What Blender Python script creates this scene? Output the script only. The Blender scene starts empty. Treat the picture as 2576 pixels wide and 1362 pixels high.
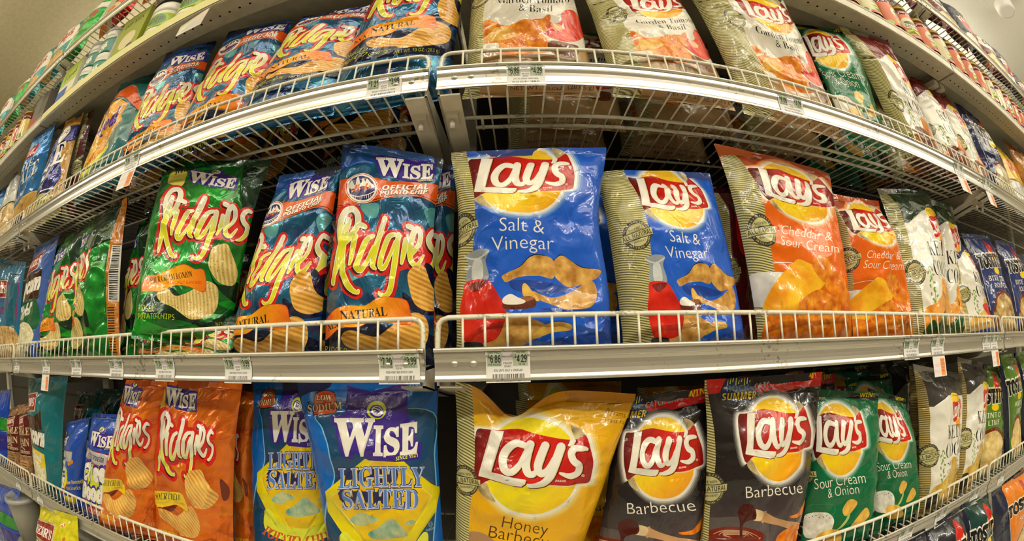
# Supermarket aisle: snack bags on white wire gondola shelving, photographed with a fisheye lens.
import bpy, math, random
import numpy as np
from mathutils import Vector, Matrix
from mathutils.geometry import delaunay_2d_cdt

scene = bpy.context.scene
COL = scene.collection
S = 0.0254            # the layout is in inches, the scene in metres
HC = 46.0             # camera height above the floor, inches
R_ = math.radians

# ------------------------------------------------------------------ camera, world, lights, exposure
LENS_PX, CX, CY = 1119.2, 1288.0, 863.6
def cam_axes(yaw=.0192, pitch=-.0183, roll=.0264):
    cy, sy, cp, sp, cr, sr = math.cos(yaw), math.sin(yaw), math.cos(pitch), math.sin(pitch), math.cos(roll), math.sin(roll)
    Rz = np.array([[cy, sy, 0], [-sy, cy, 0], [0, 0, 1]]); Rx = np.array([[1, 0, 0], [0, cp, sp], [0, -sp, cp]])
    Ry = np.array([[cr, 0, -sr], [0, 1, 0], [sr, 0, cr]])
    return Ry @ Rx @ Rz          # rows: right, forward, up
CAM = cam_axes()
cam_data = bpy.data.cameras.new('camera'); camera = bpy.data.objects.new('camera', cam_data); COL.objects.link(camera)
cam_data.type = 'PANO'; cam_data.panorama_type = 'FISHEYE_EQUISOLID'
cam_data.sensor_width = 36.0; cam_data.fisheye_lens = 36.0 * LENS_PX / 2576; cam_data.fisheye_fov = R_(220)
cam_data.shift_y = (CY - 681.0) / 1362.0
cam_data.clip_start = .01
_m = Matrix(((CAM[0][0], CAM[2][0], -CAM[1][0]), (CAM[0][1], CAM[2][1], -CAM[1][1]), (CAM[0][2], CAM[2][2], -CAM[1][2])))
camera.matrix_world = Matrix.Translation((0, 0, HC * S)) @ _m.to_4x4()
scene.camera = camera
scene.view_settings.view_transform = 'Standard'; scene.view_settings.look = 'None'
scene.view_settings.exposure = .2; scene.view_settings.gamma = 1.0; scene.view_settings.use_curve_mapping = False

world = bpy.data.worlds.new('store_air'); scene.world = world; world.use_nodes = True
world.node_tree.nodes['Background'].inputs[0].default_value = (1.0, .93, .80, 1)
world.node_tree.nodes['Background'].inputs[1].default_value = .16

# ceiling fluorescent fixtures: (x, y) centres in inches, long side along the aisle
FIXTURES = [(-150, -50), (-90, -50), (-30, -50), (30, -50), (90, -50), (150, -50),
            (-110, 84), (-30, 84), (50, 84), (130, 84)]
LAMP_Z = 62.0
for i, (fx, fy) in enumerate(FIXTURES):
    for up in (0, 1):        # each open fixture throws light down into the aisle and up to the ceiling
        ld = bpy.data.lights.new('tube_light', 'AREA'); ld.shape = 'RECTANGLE'; ld.size = 46 * S; ld.size_y = 5 * S
        ld.energy = (14, 34 if fx > 0 else 24)[up]; ld.color = (1.0, .95, .82)
        lo = bpy.data.objects.new('tube_light', ld); COL.objects.link(lo); lo.location = (fx * S, fy * S, (HC + LAMP_Z + (-.4, 3.4)[up]) * S)
        lo.rotation_euler = (math.pi * up, 0, 0)
scene.cycles.max_bounces = 7; scene.cycles.diffuse_bounces = 3; scene.cycles.glossy_bounces = 3; scene.cycles.transmission_bounces = 3; scene.cycles.caustics_reflective = False; scene.cycles.caustics_refractive = False

# ------------------------------------------------------------------ projection helpers (inches <-> photograph)
def project(P):
    q = np.asarray(P, float) @ CAM.T
    rho = np.hypot(q[..., 0], q[..., 2]) + 1e-12; th = np.arctan2(rho, q[..., 1]); r = 2 * LENS_PX * np.sin(th / 2)
    return np.stack([CX + r * q[..., 0] / rho, CY - r * q[..., 2] / rho], -1)
def ray(u, v):
    dx, dy = u - CX, v - CY; r = math.hypot(dx, dy) + 1e-9; th = 2 * math.asin(r / 2 / LENS_PX)
    return CAM.T @ np.array([math.sin(th) * dx / r, math.cos(th), -math.sin(th) * dy / r])
def at(u, v, Y):
    d = ray(u, v); return d / d[1] * Y

# ------------------------------------------------------------------ objects, tags
def tag(o, label=None, cat=None, group=None, kind=None):
    if label: o['label'] = label
    if cat: o['category'] = cat
    if group: o['group'] = group
    if kind: o['kind'] = kind
    return o
def empty(name, loc, label=None, cat=None, group=None):
    o = bpy.data.objects.new(name, None); COL.objects.link(o); o.location = (loc[0] * S, loc[1] * S, (loc[2] + HC) * S)
    o.empty_display_size = .02
    return tag(o, label, cat, group)
def link(name, me, parent=None, loc=None):
    """me holds coordinates in inches*S relative to the parent's origin"""
    o = bpy.data.objects.new(name, me); COL.objects.link(o)
    if parent is not None: o.parent = parent
    if loc is not None: o.location = loc
    return o
def copy_tree(o, parent=None):
    c = o.copy(); COL.objects.link(c)
    if parent is not None: c.parent = parent
    for ch in [x for x in bpy.data.objects if x.parent == o]: copy_tree(ch, c)
    return c

class MB:
    """collects boxes, tubes and lathes (inches) into one mesh"""
    def __init__(s): s.v = []; s.f = []; s.m = []; s.sm = []; s.n = 0
    def add(s, V, F, m=0, smooth=False):
        V = np.asarray(V, float); s.v.append(V); s.f += [tuple(i + s.n for i in f) for f in F]; s.m += [m] * len(F); s.sm += [smooth] * len(F); s.n += len(V); return s
    def box(s, x0, x1, y0, y1, z0, z1, m=0):
        V = [(x, y, z) for x in (x0, x1) for y in (y0, y1) for z in (z0, z1)]
        return s.add(V, [(0, 1, 3, 2), (4, 6, 7, 5), (0, 4, 5, 1), (2, 3, 7, 6), (0, 2, 6, 4), (1, 5, 7, 3)], m)
    def tube(s, pts, r, n=8, m=0, caps=True):
        P = np.asarray(pts, float); k = len(P); T = np.zeros_like(P); T[1:-1] = P[2:] - P[:-2]; T[0] = P[1] - P[0]; T[-1] = P[-1] - P[-2]
        T /= np.linalg.norm(T, axis=1)[:, None]; ref = np.array([0, 0, 1.]) if abs(T[0][2]) < .9 else np.array([0, 1., 0])
        a = np.cross(T[0], ref); a /= np.linalg.norm(a); V = []
        rr = np.broadcast_to(np.asarray(r, float), (k,))
        for i in range(k):
            a = a - T[i] * (a @ T[i]); a /= np.linalg.norm(a); b = np.cross(T[i], a)
            for j in range(n):
                t = 2 * math.pi * j / n; V.append(P[i] + rr[i] * (a * math.cos(t) + b * math.sin(t)))
        F = [(i * n + j, i * n + (j + 1) % n, (i + 1) * n + (j + 1) % n, (i + 1) * n + j) for i in range(k - 1) for j in range(n)]
        if caps: F += [tuple(range(n))[::-1], tuple(range((k - 1) * n, k * n))]
        return s.add(V, F, m, True)
    def lathe(s, prof, c=(0, 0, 0), n=28, m=0, squash=1.0):
        V = [(c[0] + r * math.cos(2 * math.pi * j / n), c[1] + squash * r * math.sin(2 * math.pi * j / n), c[2] + z) for r, z in prof for j in range(n)]
        F = [(i * n + j, i * n + (j + 1) % n, (i + 1) * n + (j + 1) % n, (i + 1) * n + j) for i in range(len(prof) - 1) for j in range(n)]
        if prof[0][0] > 0: F.append(tuple(range(n))[::-1])
        if prof[-1][0] > 0: F.append(tuple(range((len(prof) - 1) * n, len(prof) * n)))
        return s.add(V, F, m, True)
    def extrude_x(s, prof, x0, x1, m=0, smooth=False, closed=True):
        n = len(prof); V = [(x, y, z) for x in (x0, x1) for y, z in prof]
        F = [(i, (i + 1) % n, n + (i + 1) % n, n + i) for i in range(n if closed else n - 1)]
        s.add(V, F, m, smooth)
        if closed: s.add(V, [tuple(range(n))[::-1], tuple(range(n, 2 * n))], m)
        return s
    def build(s, name, mats, parent=None, origin=(0, 0, 0)):
        V = (np.concatenate(s.v) - np.asarray(origin)) * S
        me = bpy.data.meshes.new(name); me.from_pydata(V.tolist(), [], s.f)
        for m in (mats if isinstance(mats, (list, tuple)) else [mats]): me.materials.append(m)
        me.polygons.foreach_set('material_index', s.m); me.polygons.foreach_set('use_smooth', s.sm); me.update()
        return link(name, me, parent, None if parent is not None else Vector((origin[0] * S, origin[1] * S, (origin[2] + HC) * S)))

# ------------------------------------------------------------------ materials (all node based)
def lin(c):
    c = np.asarray(c, float)
    if c.max() > 1.0: c = c / 255
    return tuple(np.where(c <= .04045, c / 12.92, ((c + .055) / 1.055) ** 2.4).tolist())
MATS = {}
def crinkle_group():
    g = bpy.data.node_groups.new('foil_crinkle', 'ShaderNodeTree')
    g.interface.new_socket('Strength', in_out='INPUT', socket_type='NodeSocketFloat')
    g.interface.new_socket('Normal', in_out='OUTPUT', socket_type='NodeSocketVector')
    N = g.nodes; L = g.links; gi = N.new('NodeGroupInput'); go = N.new('NodeGroupOutput')
    tc = N.new('ShaderNodeTexCoord'); oi = N.new('ShaderNodeObjectInfo')
    ad = N.new('ShaderNodeVectorMath'); ad.operation = 'ADD'; L.new(tc.outputs['UV'], ad.inputs[0]); L.new(oi.outputs['Random'], ad.inputs[1])
    mp = N.new('ShaderNodeMapping'); mp.inputs['Scale'].default_value = (1.0, .75, 1); L.new(ad.outputs[0], mp.inputs[0])
    n1 = N.new('ShaderNodeTexNoise'); n1.inputs['Scale'].default_value = 5.5; n1.inputs['Detail'].default_value = 3; n1.inputs['Distortion'].default_value = .9; L.new(mp.outputs[0], n1.inputs['Vector'])
    vo = N.new('ShaderNodeTexVoronoi'); vo.feature = 'F1'; vo.inputs['Scale'].default_value = 7.0
    mx = N.new('ShaderNodeVectorMath'); mx.operation = 'ADD'; sc = N.new('ShaderNodeVectorMath'); sc.operation = 'SCALE'; sc.inputs['Scale'].default_value = .35
    L.new(n1.outputs['Color'], sc.inputs[0]); L.new(sc.outputs[0], mx.inputs[0]); L.new(mp.outputs[0], mx.inputs[1]); L.new(mx.outputs[0], vo.inputs['Vector'])
    ma = N.new('ShaderNodeMath'); ma.operation = 'MULTIPLY_ADD'; ma.inputs[1].default_value = .55; L.new(vo.outputs['Distance'], ma.inputs[0]); L.new(n1.outputs['Fac'], ma.inputs[2])
    bp = N.new('ShaderNodeBump'); bp.inputs['Distance'].default_value = .004; L.new(gi.outputs[0], bp.inputs['Strength']); L.new(ma.outputs[0], bp.inputs['Height']); L.new(bp.outputs[0], go.inputs[0])
    return g
CRINKLE = crinkle_group()
def base_mat(name, rough=.5, metal=0.0, coat=0.0, crinkle=0.0, spec=.5):
    m = bpy.data.materials.new(name); m.use_nodes = True; b = m.node_tree.nodes['Principled BSDF']
    b.inputs['Roughness'].default_value = rough; b.inputs['Metallic'].default_value = metal
    b.inputs['Coat Weight'].default_value = coat; b.inputs['Coat Roughness'].default_value = .05; b.inputs['Specular IOR Level'].default_value = spec
    if crinkle:
        g = m.node_tree.nodes.new('ShaderNodeGroup'); g.node_tree = CRINKLE; g.inputs[0].default_value = crinkle
        m.node_tree.links.new(g.outputs[0], b.inputs['Normal'])
        if coat: m.node_tree.links.new(g.outputs[0], b.inputs['Coat Normal'])
    return m, b
def flat(name, rgb, rough=.5, metal=0.0, **k):
    if name in MATS: return MATS[name]
    m, b = base_mat(name, rough, metal, **k); b.inputs['Base Color'].default_value = lin(rgb) + (1,); MATS[name] = m; return m
FILM = dict(rough=.22, metal=0.0, coat=.5, crinkle=.5, spec=.35)        # printed plastic film
FOIL = dict(rough=.24, metal=.38, coat=.5, crinkle=.75)         # metallised film
def ramp(nt, val, stops):
    r = nt.nodes.new('ShaderNodeValToRGB'); cr = r.color_ramp
    while len(cr.elements) > 1: cr.elements.remove(cr.elements[-1])
    cr.elements[0].position = stops[0][0]; cr.elements[0].color = lin(stops[0][1]) + (1,)
    for p, c in stops[1:]: e = cr.elements.new(p); e.color = lin(c) + (1,)
    nt.links.new(val, r.inputs[0]); return r.outputs[0]
def uv_lin(nt, ax, ay, c):
    """ax*U + ay*V + c  (U, V: print coordinates / 100, V downwards)"""
    tc = nt.nodes.new('ShaderNodeTexCoord'); d = nt.nodes.new('ShaderNodeVectorMath'); d.operation = 'DOT_PRODUCT'
    d.inputs[1].default_value = (ax, ay, 0); nt.links.new(tc.outputs['UV'], d.inputs[0])
    a = nt.nodes.new('ShaderNodeMath'); a.operation = 'ADD'; a.inputs[1].default_value = c; nt.links.new(d.outputs['Value'], a.inputs[0]); return a.outputs[0]
def noise(nt, scale, detail=2, sx=1, sy=1, rot=0):
    tc = nt.nodes.new('ShaderNodeTexCoord'); mp = nt.nodes.new('ShaderNodeMapping'); mp.inputs['Scale'].default_value = (sx, sy, 1); mp.inputs['Rotation'].default_value = (0, 0, rot)
    n = nt.nodes.new('ShaderNodeTexNoise'); n.inputs['Scale'].default_value = scale; n.inputs['Detail'].default_value = detail
    nt.links.new(tc.outputs['UV'], mp.inputs[0]); nt.links.new(mp.outputs[0], n.inputs['Vector']); return n.outputs['Fac']
def grad(name, stops, ax, ay, c, nz=0.0, nscale=6, **k):
    if name in MATS: return MATS[name]
    m, b = base_mat(name, **(k or FILM)); nt = m.node_tree; v = uv_lin(nt, ax, ay, c)
    if nz:
        n = noise(nt, nscale, 3); ma = nt.nodes.new('ShaderNodeMath'); ma.operation = 'MULTIPLY_ADD'; ma.inputs[1].default_value = nz; nt.links.new(n, ma.inputs[0])
        ad = nt.nodes.new('ShaderNodeMath'); ad.operation = 'SUBTRACT'; ad.inputs[1].default_value = nz * .5; nt.links.new(v, ad.inputs[0]); nt.links.new(ad.outputs[0], ma.inputs[2]); v = ma.outputs[0]
    nt.links.new(ramp(nt, v, stops), b.inputs['Base Color']); MATS[name] = m; return m
def mottled(name, c0, c1, scale=8, sx=1, sy=1, c2=None, detail=3, **k):
    if name in MATS: return MATS[name]
    m, b = base_mat(name, **(k or FILM)); nt = m.node_tree
    st = [(.32, c0), (.62, c1)] + ([(.75, c2)] if c2 else [])
    nt.links.new(ramp(nt, noise(nt, scale, detail, sx, sy), st), b.inputs['Base Color']); MATS[name] = m; return m
def ridged(name, c0, c1, rot=0.3, freq=36, speck=None, **k):
    """ridged crisp: wavy printed stripes with a tonal drift"""
    if name in MATS: return MATS[name]
    m, b = base_mat(name, **(k or FILM)); nt = m.node_tree
    tc = nt.nodes.new('ShaderNodeTexCoord'); mp = nt.nodes.new('ShaderNodeMapping'); mp.inputs['Rotation'].default_value = (0, 0, rot)
    w = nt.nodes.new('ShaderNodeTexWave'); w.inputs['Scale'].default_value = freq / 6.28; w.inputs['Distortion'].default_value = 1.1; w.inputs['Detail'].default_value = 1
    w.inputs['Detail Scale'].default_value = .6
    nt.links.new(tc.outputs['UV'], mp.inputs[0]); nt.links.new(mp.outputs[0], w.inputs['Vector'])
    n = noise(nt, 7, 3); ad = nt.nodes.new('ShaderNodeMath'); ad.operation = 'MULTIPLY_ADD'; ad.inputs[1].default_value = .45; nt.links.new(w.outputs['Fac'], ad.inputs[0]); nt.links.new(n, ad.inputs[2])
    out = ramp(nt, ad.outputs[0], [(.3, c0), (.95, c1)])
    if speck:
        sp = noise(nt, 75, 1); r2 = ramp(nt, sp, [(.66, (0, 0, 0)), (.70, (255, 255, 255))]); mx = nt.nodes.new('ShaderNodeMix'); mx.data_type = 'RGBA'
        nt.links.new(r2, mx.inputs['Factor']); nt.links.new(out, mx.inputs['A']); mx.inputs['B'].default_value = lin(speck) + (1,); out = mx.outputs['Result']
    nt.links.new(out, b.inputs['Base Color']); MATS[name] = m; return m
def striped(name, c0, c1, freq=55, ax=-.25, ay=1.0, duty=.5, **k):
    if name in MATS: return MATS[name]
    m, b = base_mat(name, **(k or FILM)); nt = m.node_tree; v = uv_lin(nt, ax * freq, ay * freq, 100.0)
    f = nt.nodes.new('ShaderNodeMath'); f.operation = 'FRACT'; nt.links.new(v, f.inputs[0])
    p = nt.nodes.new('ShaderNodeMath'); p.operation = 'PINGPONG'; p.inputs[1].default_value = .5; nt.links.new(f.outputs[0], p.inputs[0])
    nt.links.new(ramp(nt, p.outputs[0], [(duty * .5 - .05, c0), (duty * .5 + .05, c1)]), b.inputs['Base Color']); MATS[name] = m; return m
def obj_noise_mat(name, c0, c1, scale=30, rough=.45, metal=0, bump=0.0, sx=1, detail=4, p0=.35, p1=.65, grime=0.0, **k):
    if name in MATS: return MATS[name]
    m, b = base_mat(name, rough, metal, **k); nt = m.node_tree; tc = nt.nodes.new('ShaderNodeTexCoord'); mp = nt.nodes.new('ShaderNodeMapping'); mp.inputs['Scale'].default_value = (sx, 1, 1)
    n = nt.nodes.new('ShaderNodeTexNoise'); n.inputs['Scale'].default_value = scale; n.inputs['Detail'].default_value = detail
    nt.links.new(tc.outputs['Object'], mp.inputs[0]); nt.links.new(mp.outputs[0], n.inputs['Vector'])
    out = ramp(nt, n.outputs['Fac'], [(p0, c0), (p1, c1)])
    if grime:          # scuffs and specks of dirt on the paint
        g = nt.nodes.new('ShaderNodeTexNoise'); g.inputs['Scale'].default_value = 190; g.inputs['Detail'].default_value = 3; g2 = nt.nodes.new('ShaderNodeTexNoise'); g2.inputs['Scale'].default_value = 14; g2.inputs['Detail'].default_value = 2
        nt.links.new(tc.outputs['Object'], g.inputs['Vector']); nt.links.new(tc.outputs['Object'], g2.inputs['Vector']); mu = nt.nodes.new('ShaderNodeMath'); mu.operation = 'MULTIPLY'; nt.links.new(g.outputs['Fac'], mu.inputs[0]); nt.links.new(g2.outputs['Fac'], mu.inputs[1])
        r2 = ramp(nt, mu.outputs[0], [(.37 - grime, (0, 0, 0)), (.41 - grime, (200, 200, 200))]); mx = nt.nodes.new('ShaderNodeMix'); mx.data_type = 'RGBA'; nt.links.new(r2, mx.inputs['Factor']); nt.links.new(out, mx.inputs['A']); mx.inputs['B'].default_value = lin((112, 102, 78)) + (1,); out = mx.outputs['Result']
    nt.links.new(out, b.inputs['Base Color'])
    if bump:
        bp = nt.nodes.new('ShaderNodeBump'); bp.inputs['Strength'].default_value = bump; bp.inputs['Distance'].default_value = .001; nt.links.new(n.outputs['Fac'], bp.inputs['Height']); nt.links.new(bp.outputs[0], b.inputs['Normal'])
    MATS[name] = m; return m

# ------------------------------------------------------------------ printed artwork: flat shapes laid into the bag's own mesh
# a shape is (segments Nx2x2, even_odd?); a drawing is a list of (material, [shapes]); coordinates x right, y down
def seg(P, closed=True):
    P = np.asarray(P, float); Q = np.roll(P, -1, 0)
    return (np.stack([P, Q], 1) if closed else np.stack([P[:-1], P[1:]], 1), False)
def curve(pts, n=6, closed=True):
    P = np.asarray(pts, float); k = len(P); out = []
    for i in range(k if closed else k - 1):
        if closed: p0, p1, p2, p3 = P[i - 1], P[i], P[(i + 1) % k], P[(i + 2) % k]
        else: p0, p1, p2, p3 = P[max(i - 1, 0)], P[i], P[i + 1], P[min(i + 2, k - 1)]
        for j in range(n):
            t = j / n; out.append(.5 * ((2 * p1) + (p2 - p0) * t + (2 * p0 - 5 * p1 + 4 * p2 - p3) * t * t + (3 * p1 - p0 - 3 * p2 + p3) * t ** 3))
    if not closed: out.append(P[-1])
    return np.array(out)
def blob(pts, n=5): return seg(curve(pts, n))
def ell(cx, cy, rx, ry=None, rot=0, n=40):
    ry = rx if ry is None else ry; t = np.linspace(0, 2 * math.pi, n, endpoint=False); c, s = math.cos(rot), math.sin(rot)
    x, y = rx * np.cos(t), ry * np.sin(t); return seg(np.stack([cx + c * x - s * y, cy + s * x + c * y], 1))
def rect(x0, y0, x1, y1): return seg([(x0, y0), (x1, y0), (x1, y1), (x0, y1)])
def brush(pts, w, n=5, grow=0.0, shift=(0, 0), closed=False):
    """a brush stroke of varying width along a smooth centre line"""
    C = curve(pts, n, closed); k = len(C); W = np.interp(np.linspace(0, 1, k), np.linspace(0, 1, len(np.atleast_1d(w))), np.atleast_1d(w)) / 2 + grow
    T = np.gradient(C, axis=0); T /= np.linalg.norm(T, axis=1)[:, None] + 1e-9; Nn = np.stack([-T[:, 1], T[:, 0]], 1)
    L, Rr = C + Nn * W[:, None], C - Nn * W[:, None]
    def cap(c, r, a): return [(c[0] + r * math.cos(a + t), c[1] + r * math.sin(a + t)) for t in np.linspace(0, math.pi, 7)[1:-1]]
    e = cap(C[-1], W[-1], math.atan2(Nn[-1][1], Nn[-1][0]) - math.pi)
    s0 = cap(C[0], W[0], math.atan2(Nn[0][1], Nn[0][0]))
    P = np.concatenate([L, np.array(e[::-1]) , Rr[::-1], np.array(s0[::-1])]) + np.asarray(shift)
    return seg(P)
_gc = {}
def mth(s, st):
    U, Lw = {'serif': (0x1D400, 0x1D41A), 'bold': (0x1D5D4, 0x1D5EE), 'bi': (0x1D63C, 0x1D656), 'si': (0x1D434, 0x1D44E), 'script': (0x1D4D0, 0x1D4EA), 'sans': (None, None)}[st]
    if U is None: return s
    D = {'serif': 0x1D7CE, 'bold': 0x1D7EC, 'bi': 0x1D7EC}.get(st)
    o = ''
    for c in s:
        if 'A' <= c <= 'Z': o += chr(U + ord(c) - 65)
        elif c == 'h' and st == 'si': o += '\u210e'
        elif 'a' <= c <= 'z': o += chr(Lw + ord(c) - 97)
        elif c.isdigit() and D: o += chr(D + int(c))
        else: o += c
    return o
def glyphs(s, style='sans', off=0.0, res=3):
    key = (s, style, off, res)
    if key in _gc: return _gc[key]
    cu = bpy.data.curves.new('t', 'FONT'); cu.body = mth(s, style); cu.offset = off; cu.resolution_u = res
    o = bpy.data.objects.new('t', cu); COL.objects.link(o); dg = bpy.context.evaluated_depsgraph_get(); dg.update()
    me = o.evaluated_get(dg).to_mesh(); V = np.zeros(len(me.vertices) * 3); me.vertices.foreach_get('co', V); V = V.reshape(-1, 3)[:, :2]
    cnt = {}
    for p in me.polygons:
        vs = p.vertices; n = len(vs)
        for i in range(n):
            e = (vs[i], vs[(i + 1) % n]); e = e if e[0] < e[1] else (e[1], e[0]); cnt[e] = cnt.get(e, 0) + 1
    E = np.array([e for e, c in cnt.items() if c == 1])
    o.evaluated_get(dg).to_mesh_clear(); bpy.data.objects.remove(o); bpy.data.curves.remove(cu)
    sg = V[E] if len(E) else np.zeros((0, 2, 2)); sg = sg * np.array([1, -1.]); _gc[key] = sg; return sg
def text(s, p0, p1, h, style='sans', off=0.0, shear=0.0, res=3, just=None):
    """text from baseline point p0 to p1, capital height h"""
    sg = glyphs(s, style, off, res).copy()
    if not len(sg): return (sg, True)
    x0, x1 = sg[..., 0].min(), sg[..., 0].max(); sg[..., 0] = (sg[..., 0] - x0) / (x1 - x0); sg[..., 1] *= h / .70
    p0, p1 = np.asarray(p0, float), np.asarray(p1, float); d = p1 - p0; L = np.linalg.norm(d); d /= L; nn = np.array([-d[1], d[0]])
    X = sg[..., 0] * L - shear * sg[..., 1]
    return (p0 + X[..., None] * d + sg[..., 1][..., None] * nn, True)
def letter(ch, box, style='serif', off=0.0, shear=0.0, rot=0.0):
    """one glyph stretched into box (x0, y0, x1, y1)"""
    sg = glyphs(ch, style, off).copy(); a = sg.reshape(-1, 2); lo, hi = a.min(0), a.max(0); sg = (sg - lo) / (hi - lo)
    x0, y0, x1, y1 = box; X = sg[..., 0] * (x1 - x0) + shear * (1 - sg[..., 1]) * (y1 - y0); Y = sg[..., 1] * (y1 - y0) + rot * (sg[..., 0] - .5) * (x1 - x0)
    return (np.stack([x0 + X, y0 + Y], -1), True)
def arc_text(s, cx, cy, r, a0, a1, h, style='bold', inward=False, off=0.0):
    """letters spread along a circle from angle a0 to a1 (degrees, clockwise from up)"""
    out = []
    for i, c in enumerate(s):
        if c == ' ': continue
        a = R_(a0 + (a1 - a0) * (i + .5) / len(s)); sg = glyphs(c, style, off, 1).copy()
        if not len(sg): continue
        mx = (sg[..., 0].min() + sg[..., 0].max()) / 2; x = (sg[..., 0] - mx) * h / .70; y = sg[..., 1] * h / .70
        t = a if not inward else a + math.pi
        rr = r if not inward else r + h
        if inward: bx, by = cx + math.sin(a) * rr, cy - math.cos(a) * rr
        else: bx, by = cx + math.sin(a) * r, cy - math.cos(a) * r
        out.append((np.stack([bx + x * math.cos(t) - y * math.sin(t), by + x * math.sin(t) + y * math.cos(t)], -1), True))
    return out
def xf(drawing, fn):
    return [(m, [(fn(s[0]), s[1]) for s in shapes]) for m, shapes in drawing]
def affine(src, dst):
    """map taking three src points to three dst points"""
    A = np.array([[x, y, 1] for x, y in src], float); B = np.array(dst, float); Mx = np.linalg.solve(A, B)
    return lambda P: P @ Mx[:2] + Mx[2]
def scale_off(s, ox, oy): return lambda P: np.asarray(P, float) * s + np.array([ox, oy], float)

def inside(pts, shape):
    sg, eo = shape; a, b = sg[:, 0], sg[:, 1]; wn = np.zeros(len(pts), int)
    for i in range(0, len(pts), 4000):
        p = pts[i:i + 4000]; x, y = p[:, 0][:, None], p[:, 1][:, None]
        up = (a[:, 1] <= y) & (b[:, 1] > y); dn = (a[:, 1] > y) & (b[:, 1] <= y)
        cr = (b[:, 0] - a[:, 0]) * (y - a[:, 1]) - (x - a[:, 0]) * (b[:, 1] - a[:, 1])
        u = (up & (cr > 0)).sum(1); d = (dn & (cr < 0)).sum(1)
        wn[i:i + 4000] = (u + d) % 2 if eo else u - d
    return wn != 0
_ac = {}
def lay_out(key, drawing, base, win, cell, hlines=(), H=150.0, holes=None, y0=0.0):
    """triangulate the artwork inside the window (x0, x1); returns points, triangles, material slots"""
    k = (key, win, cell, H, y0)
    if k in _ac: return _ac[k]
    x0, x1 = win; nx = max(2, int(round((x1 - x0) / cell))); ny = max(2, int(round((H - y0) / cell)))
    gx, gy = np.meshgrid(np.linspace(x0, x1, nx + 1), np.linspace(y0, H, ny + 1)); G = np.stack([gx.ravel(), gy.ravel()], 1)
    V = [G]; E = []; off = len(G)
    def put(sg):
        nonlocal off
        n = len(sg); V.append(sg.reshape(-1, 2)); E.append(np.arange(2 * n).reshape(-1, 2) + off); off += 2 * n
    put(seg([(x0, y0), (x1, y0), (x1, H), (x0, H)])[0])
    for h in hlines: put(np.array([[[x0, h], [x1, h]]], float))
    mats = [base]; L = []
    for m, shapes in drawing:
        if m not in mats: mats.append(m)
        for sh in shapes:
            s = sh[0]
            if not len(s): continue
            lo, hi = s.reshape(-1, 2).min(0), s.reshape(-1, 2).max(0)
            if hi[0] < x0 or lo[0] > x1 or hi[1] < y0 or lo[1] > H: continue
            L.append((mats.index(m), sh, lo, hi)); put(s)
    V = np.concatenate(V); E = np.concatenate(E)
    r = delaunay_2d_cdt([Vector(p) for p in V.tolist()], E.tolist(), [], 0, 2e-3)
    P = np.array([(p[0], p[1]) for p in r[0]]); T = np.array([t[:3] for t in r[2]], int)
    c = P[T].mean(1); ok = (c[:, 0] > x0) & (c[:, 0] < x1) & (c[:, 1] > y0) & (c[:, 1] < H)
    A = P[T]; area = np.abs(np.cross(A[:, 1] - A[:, 0], A[:, 2] - A[:, 0])); ok &= area > 1e-6; T = T[ok]; c = c[ok]
    mi = np.zeros(len(T), int)
    for m, sh, lo, hi in L:
        idx = np.where((c[:, 0] >= lo[0]) & (c[:, 0] <= hi[0]) & (c[:, 1] >= lo[1]) & (c[:, 1] <= hi[1]))[0]
        if len(idx): mi[idx[inside(c[idx], sh)]] = m
    # orientation
    A = P[T]; s = np.cross(A[:, 1] - A[:, 0], A[:, 2] - A[:, 0]); T[s > 0] = T[s > 0][:, ::-1]
    if holes is not None: keep = mi != mats.index(holes) if holes in mats else np.ones(len(mi), bool); T, mi, c = T[keep], mi[keep], c[keep]
    _ac[k] = (P, T, mi, c, mats); return _ac[k]
def mesh_from(name, XYZ, T, mi, mats, uv, origin, smooth=True):
    used = np.unique(T); rm = -np.ones(len(XYZ), int); rm[used] = np.arange(len(used)); V = (XYZ[used] - np.asarray(origin)) * S; T2 = rm[T]
    me = bpy.data.meshes.new(name); n = len(T2)
    me.vertices.add(len(V)); me.vertices.foreach_set('co', V.ravel().astype(np.float32)); me.loops.add(3 * n); me.loops.foreach_set('vertex_index', T2.ravel().astype(np.int32))
    me.polygons.add(n); me.polygons.foreach_set('loop_start', np.arange(0, 3 * n, 3, dtype=np.int32))
    um = np.unique(mi); lut = {int(a): i for i, a in enumerate(um)}
    for a in um: me.materials.append(mats[int(a)])
    me.polygons.foreach_set('material_index', np.array([lut[int(a)] for a in mi], dtype=np.int32)); me.polygons.foreach_set('use_smooth', np.full(n, smooth))
    ul = me.uv_layers.new(name='UVMap'); ul.data.foreach_set('uv', uv[T].reshape(-1).astype(np.float32)); me.update(calc_edges=True); me.validate(); return me

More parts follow.
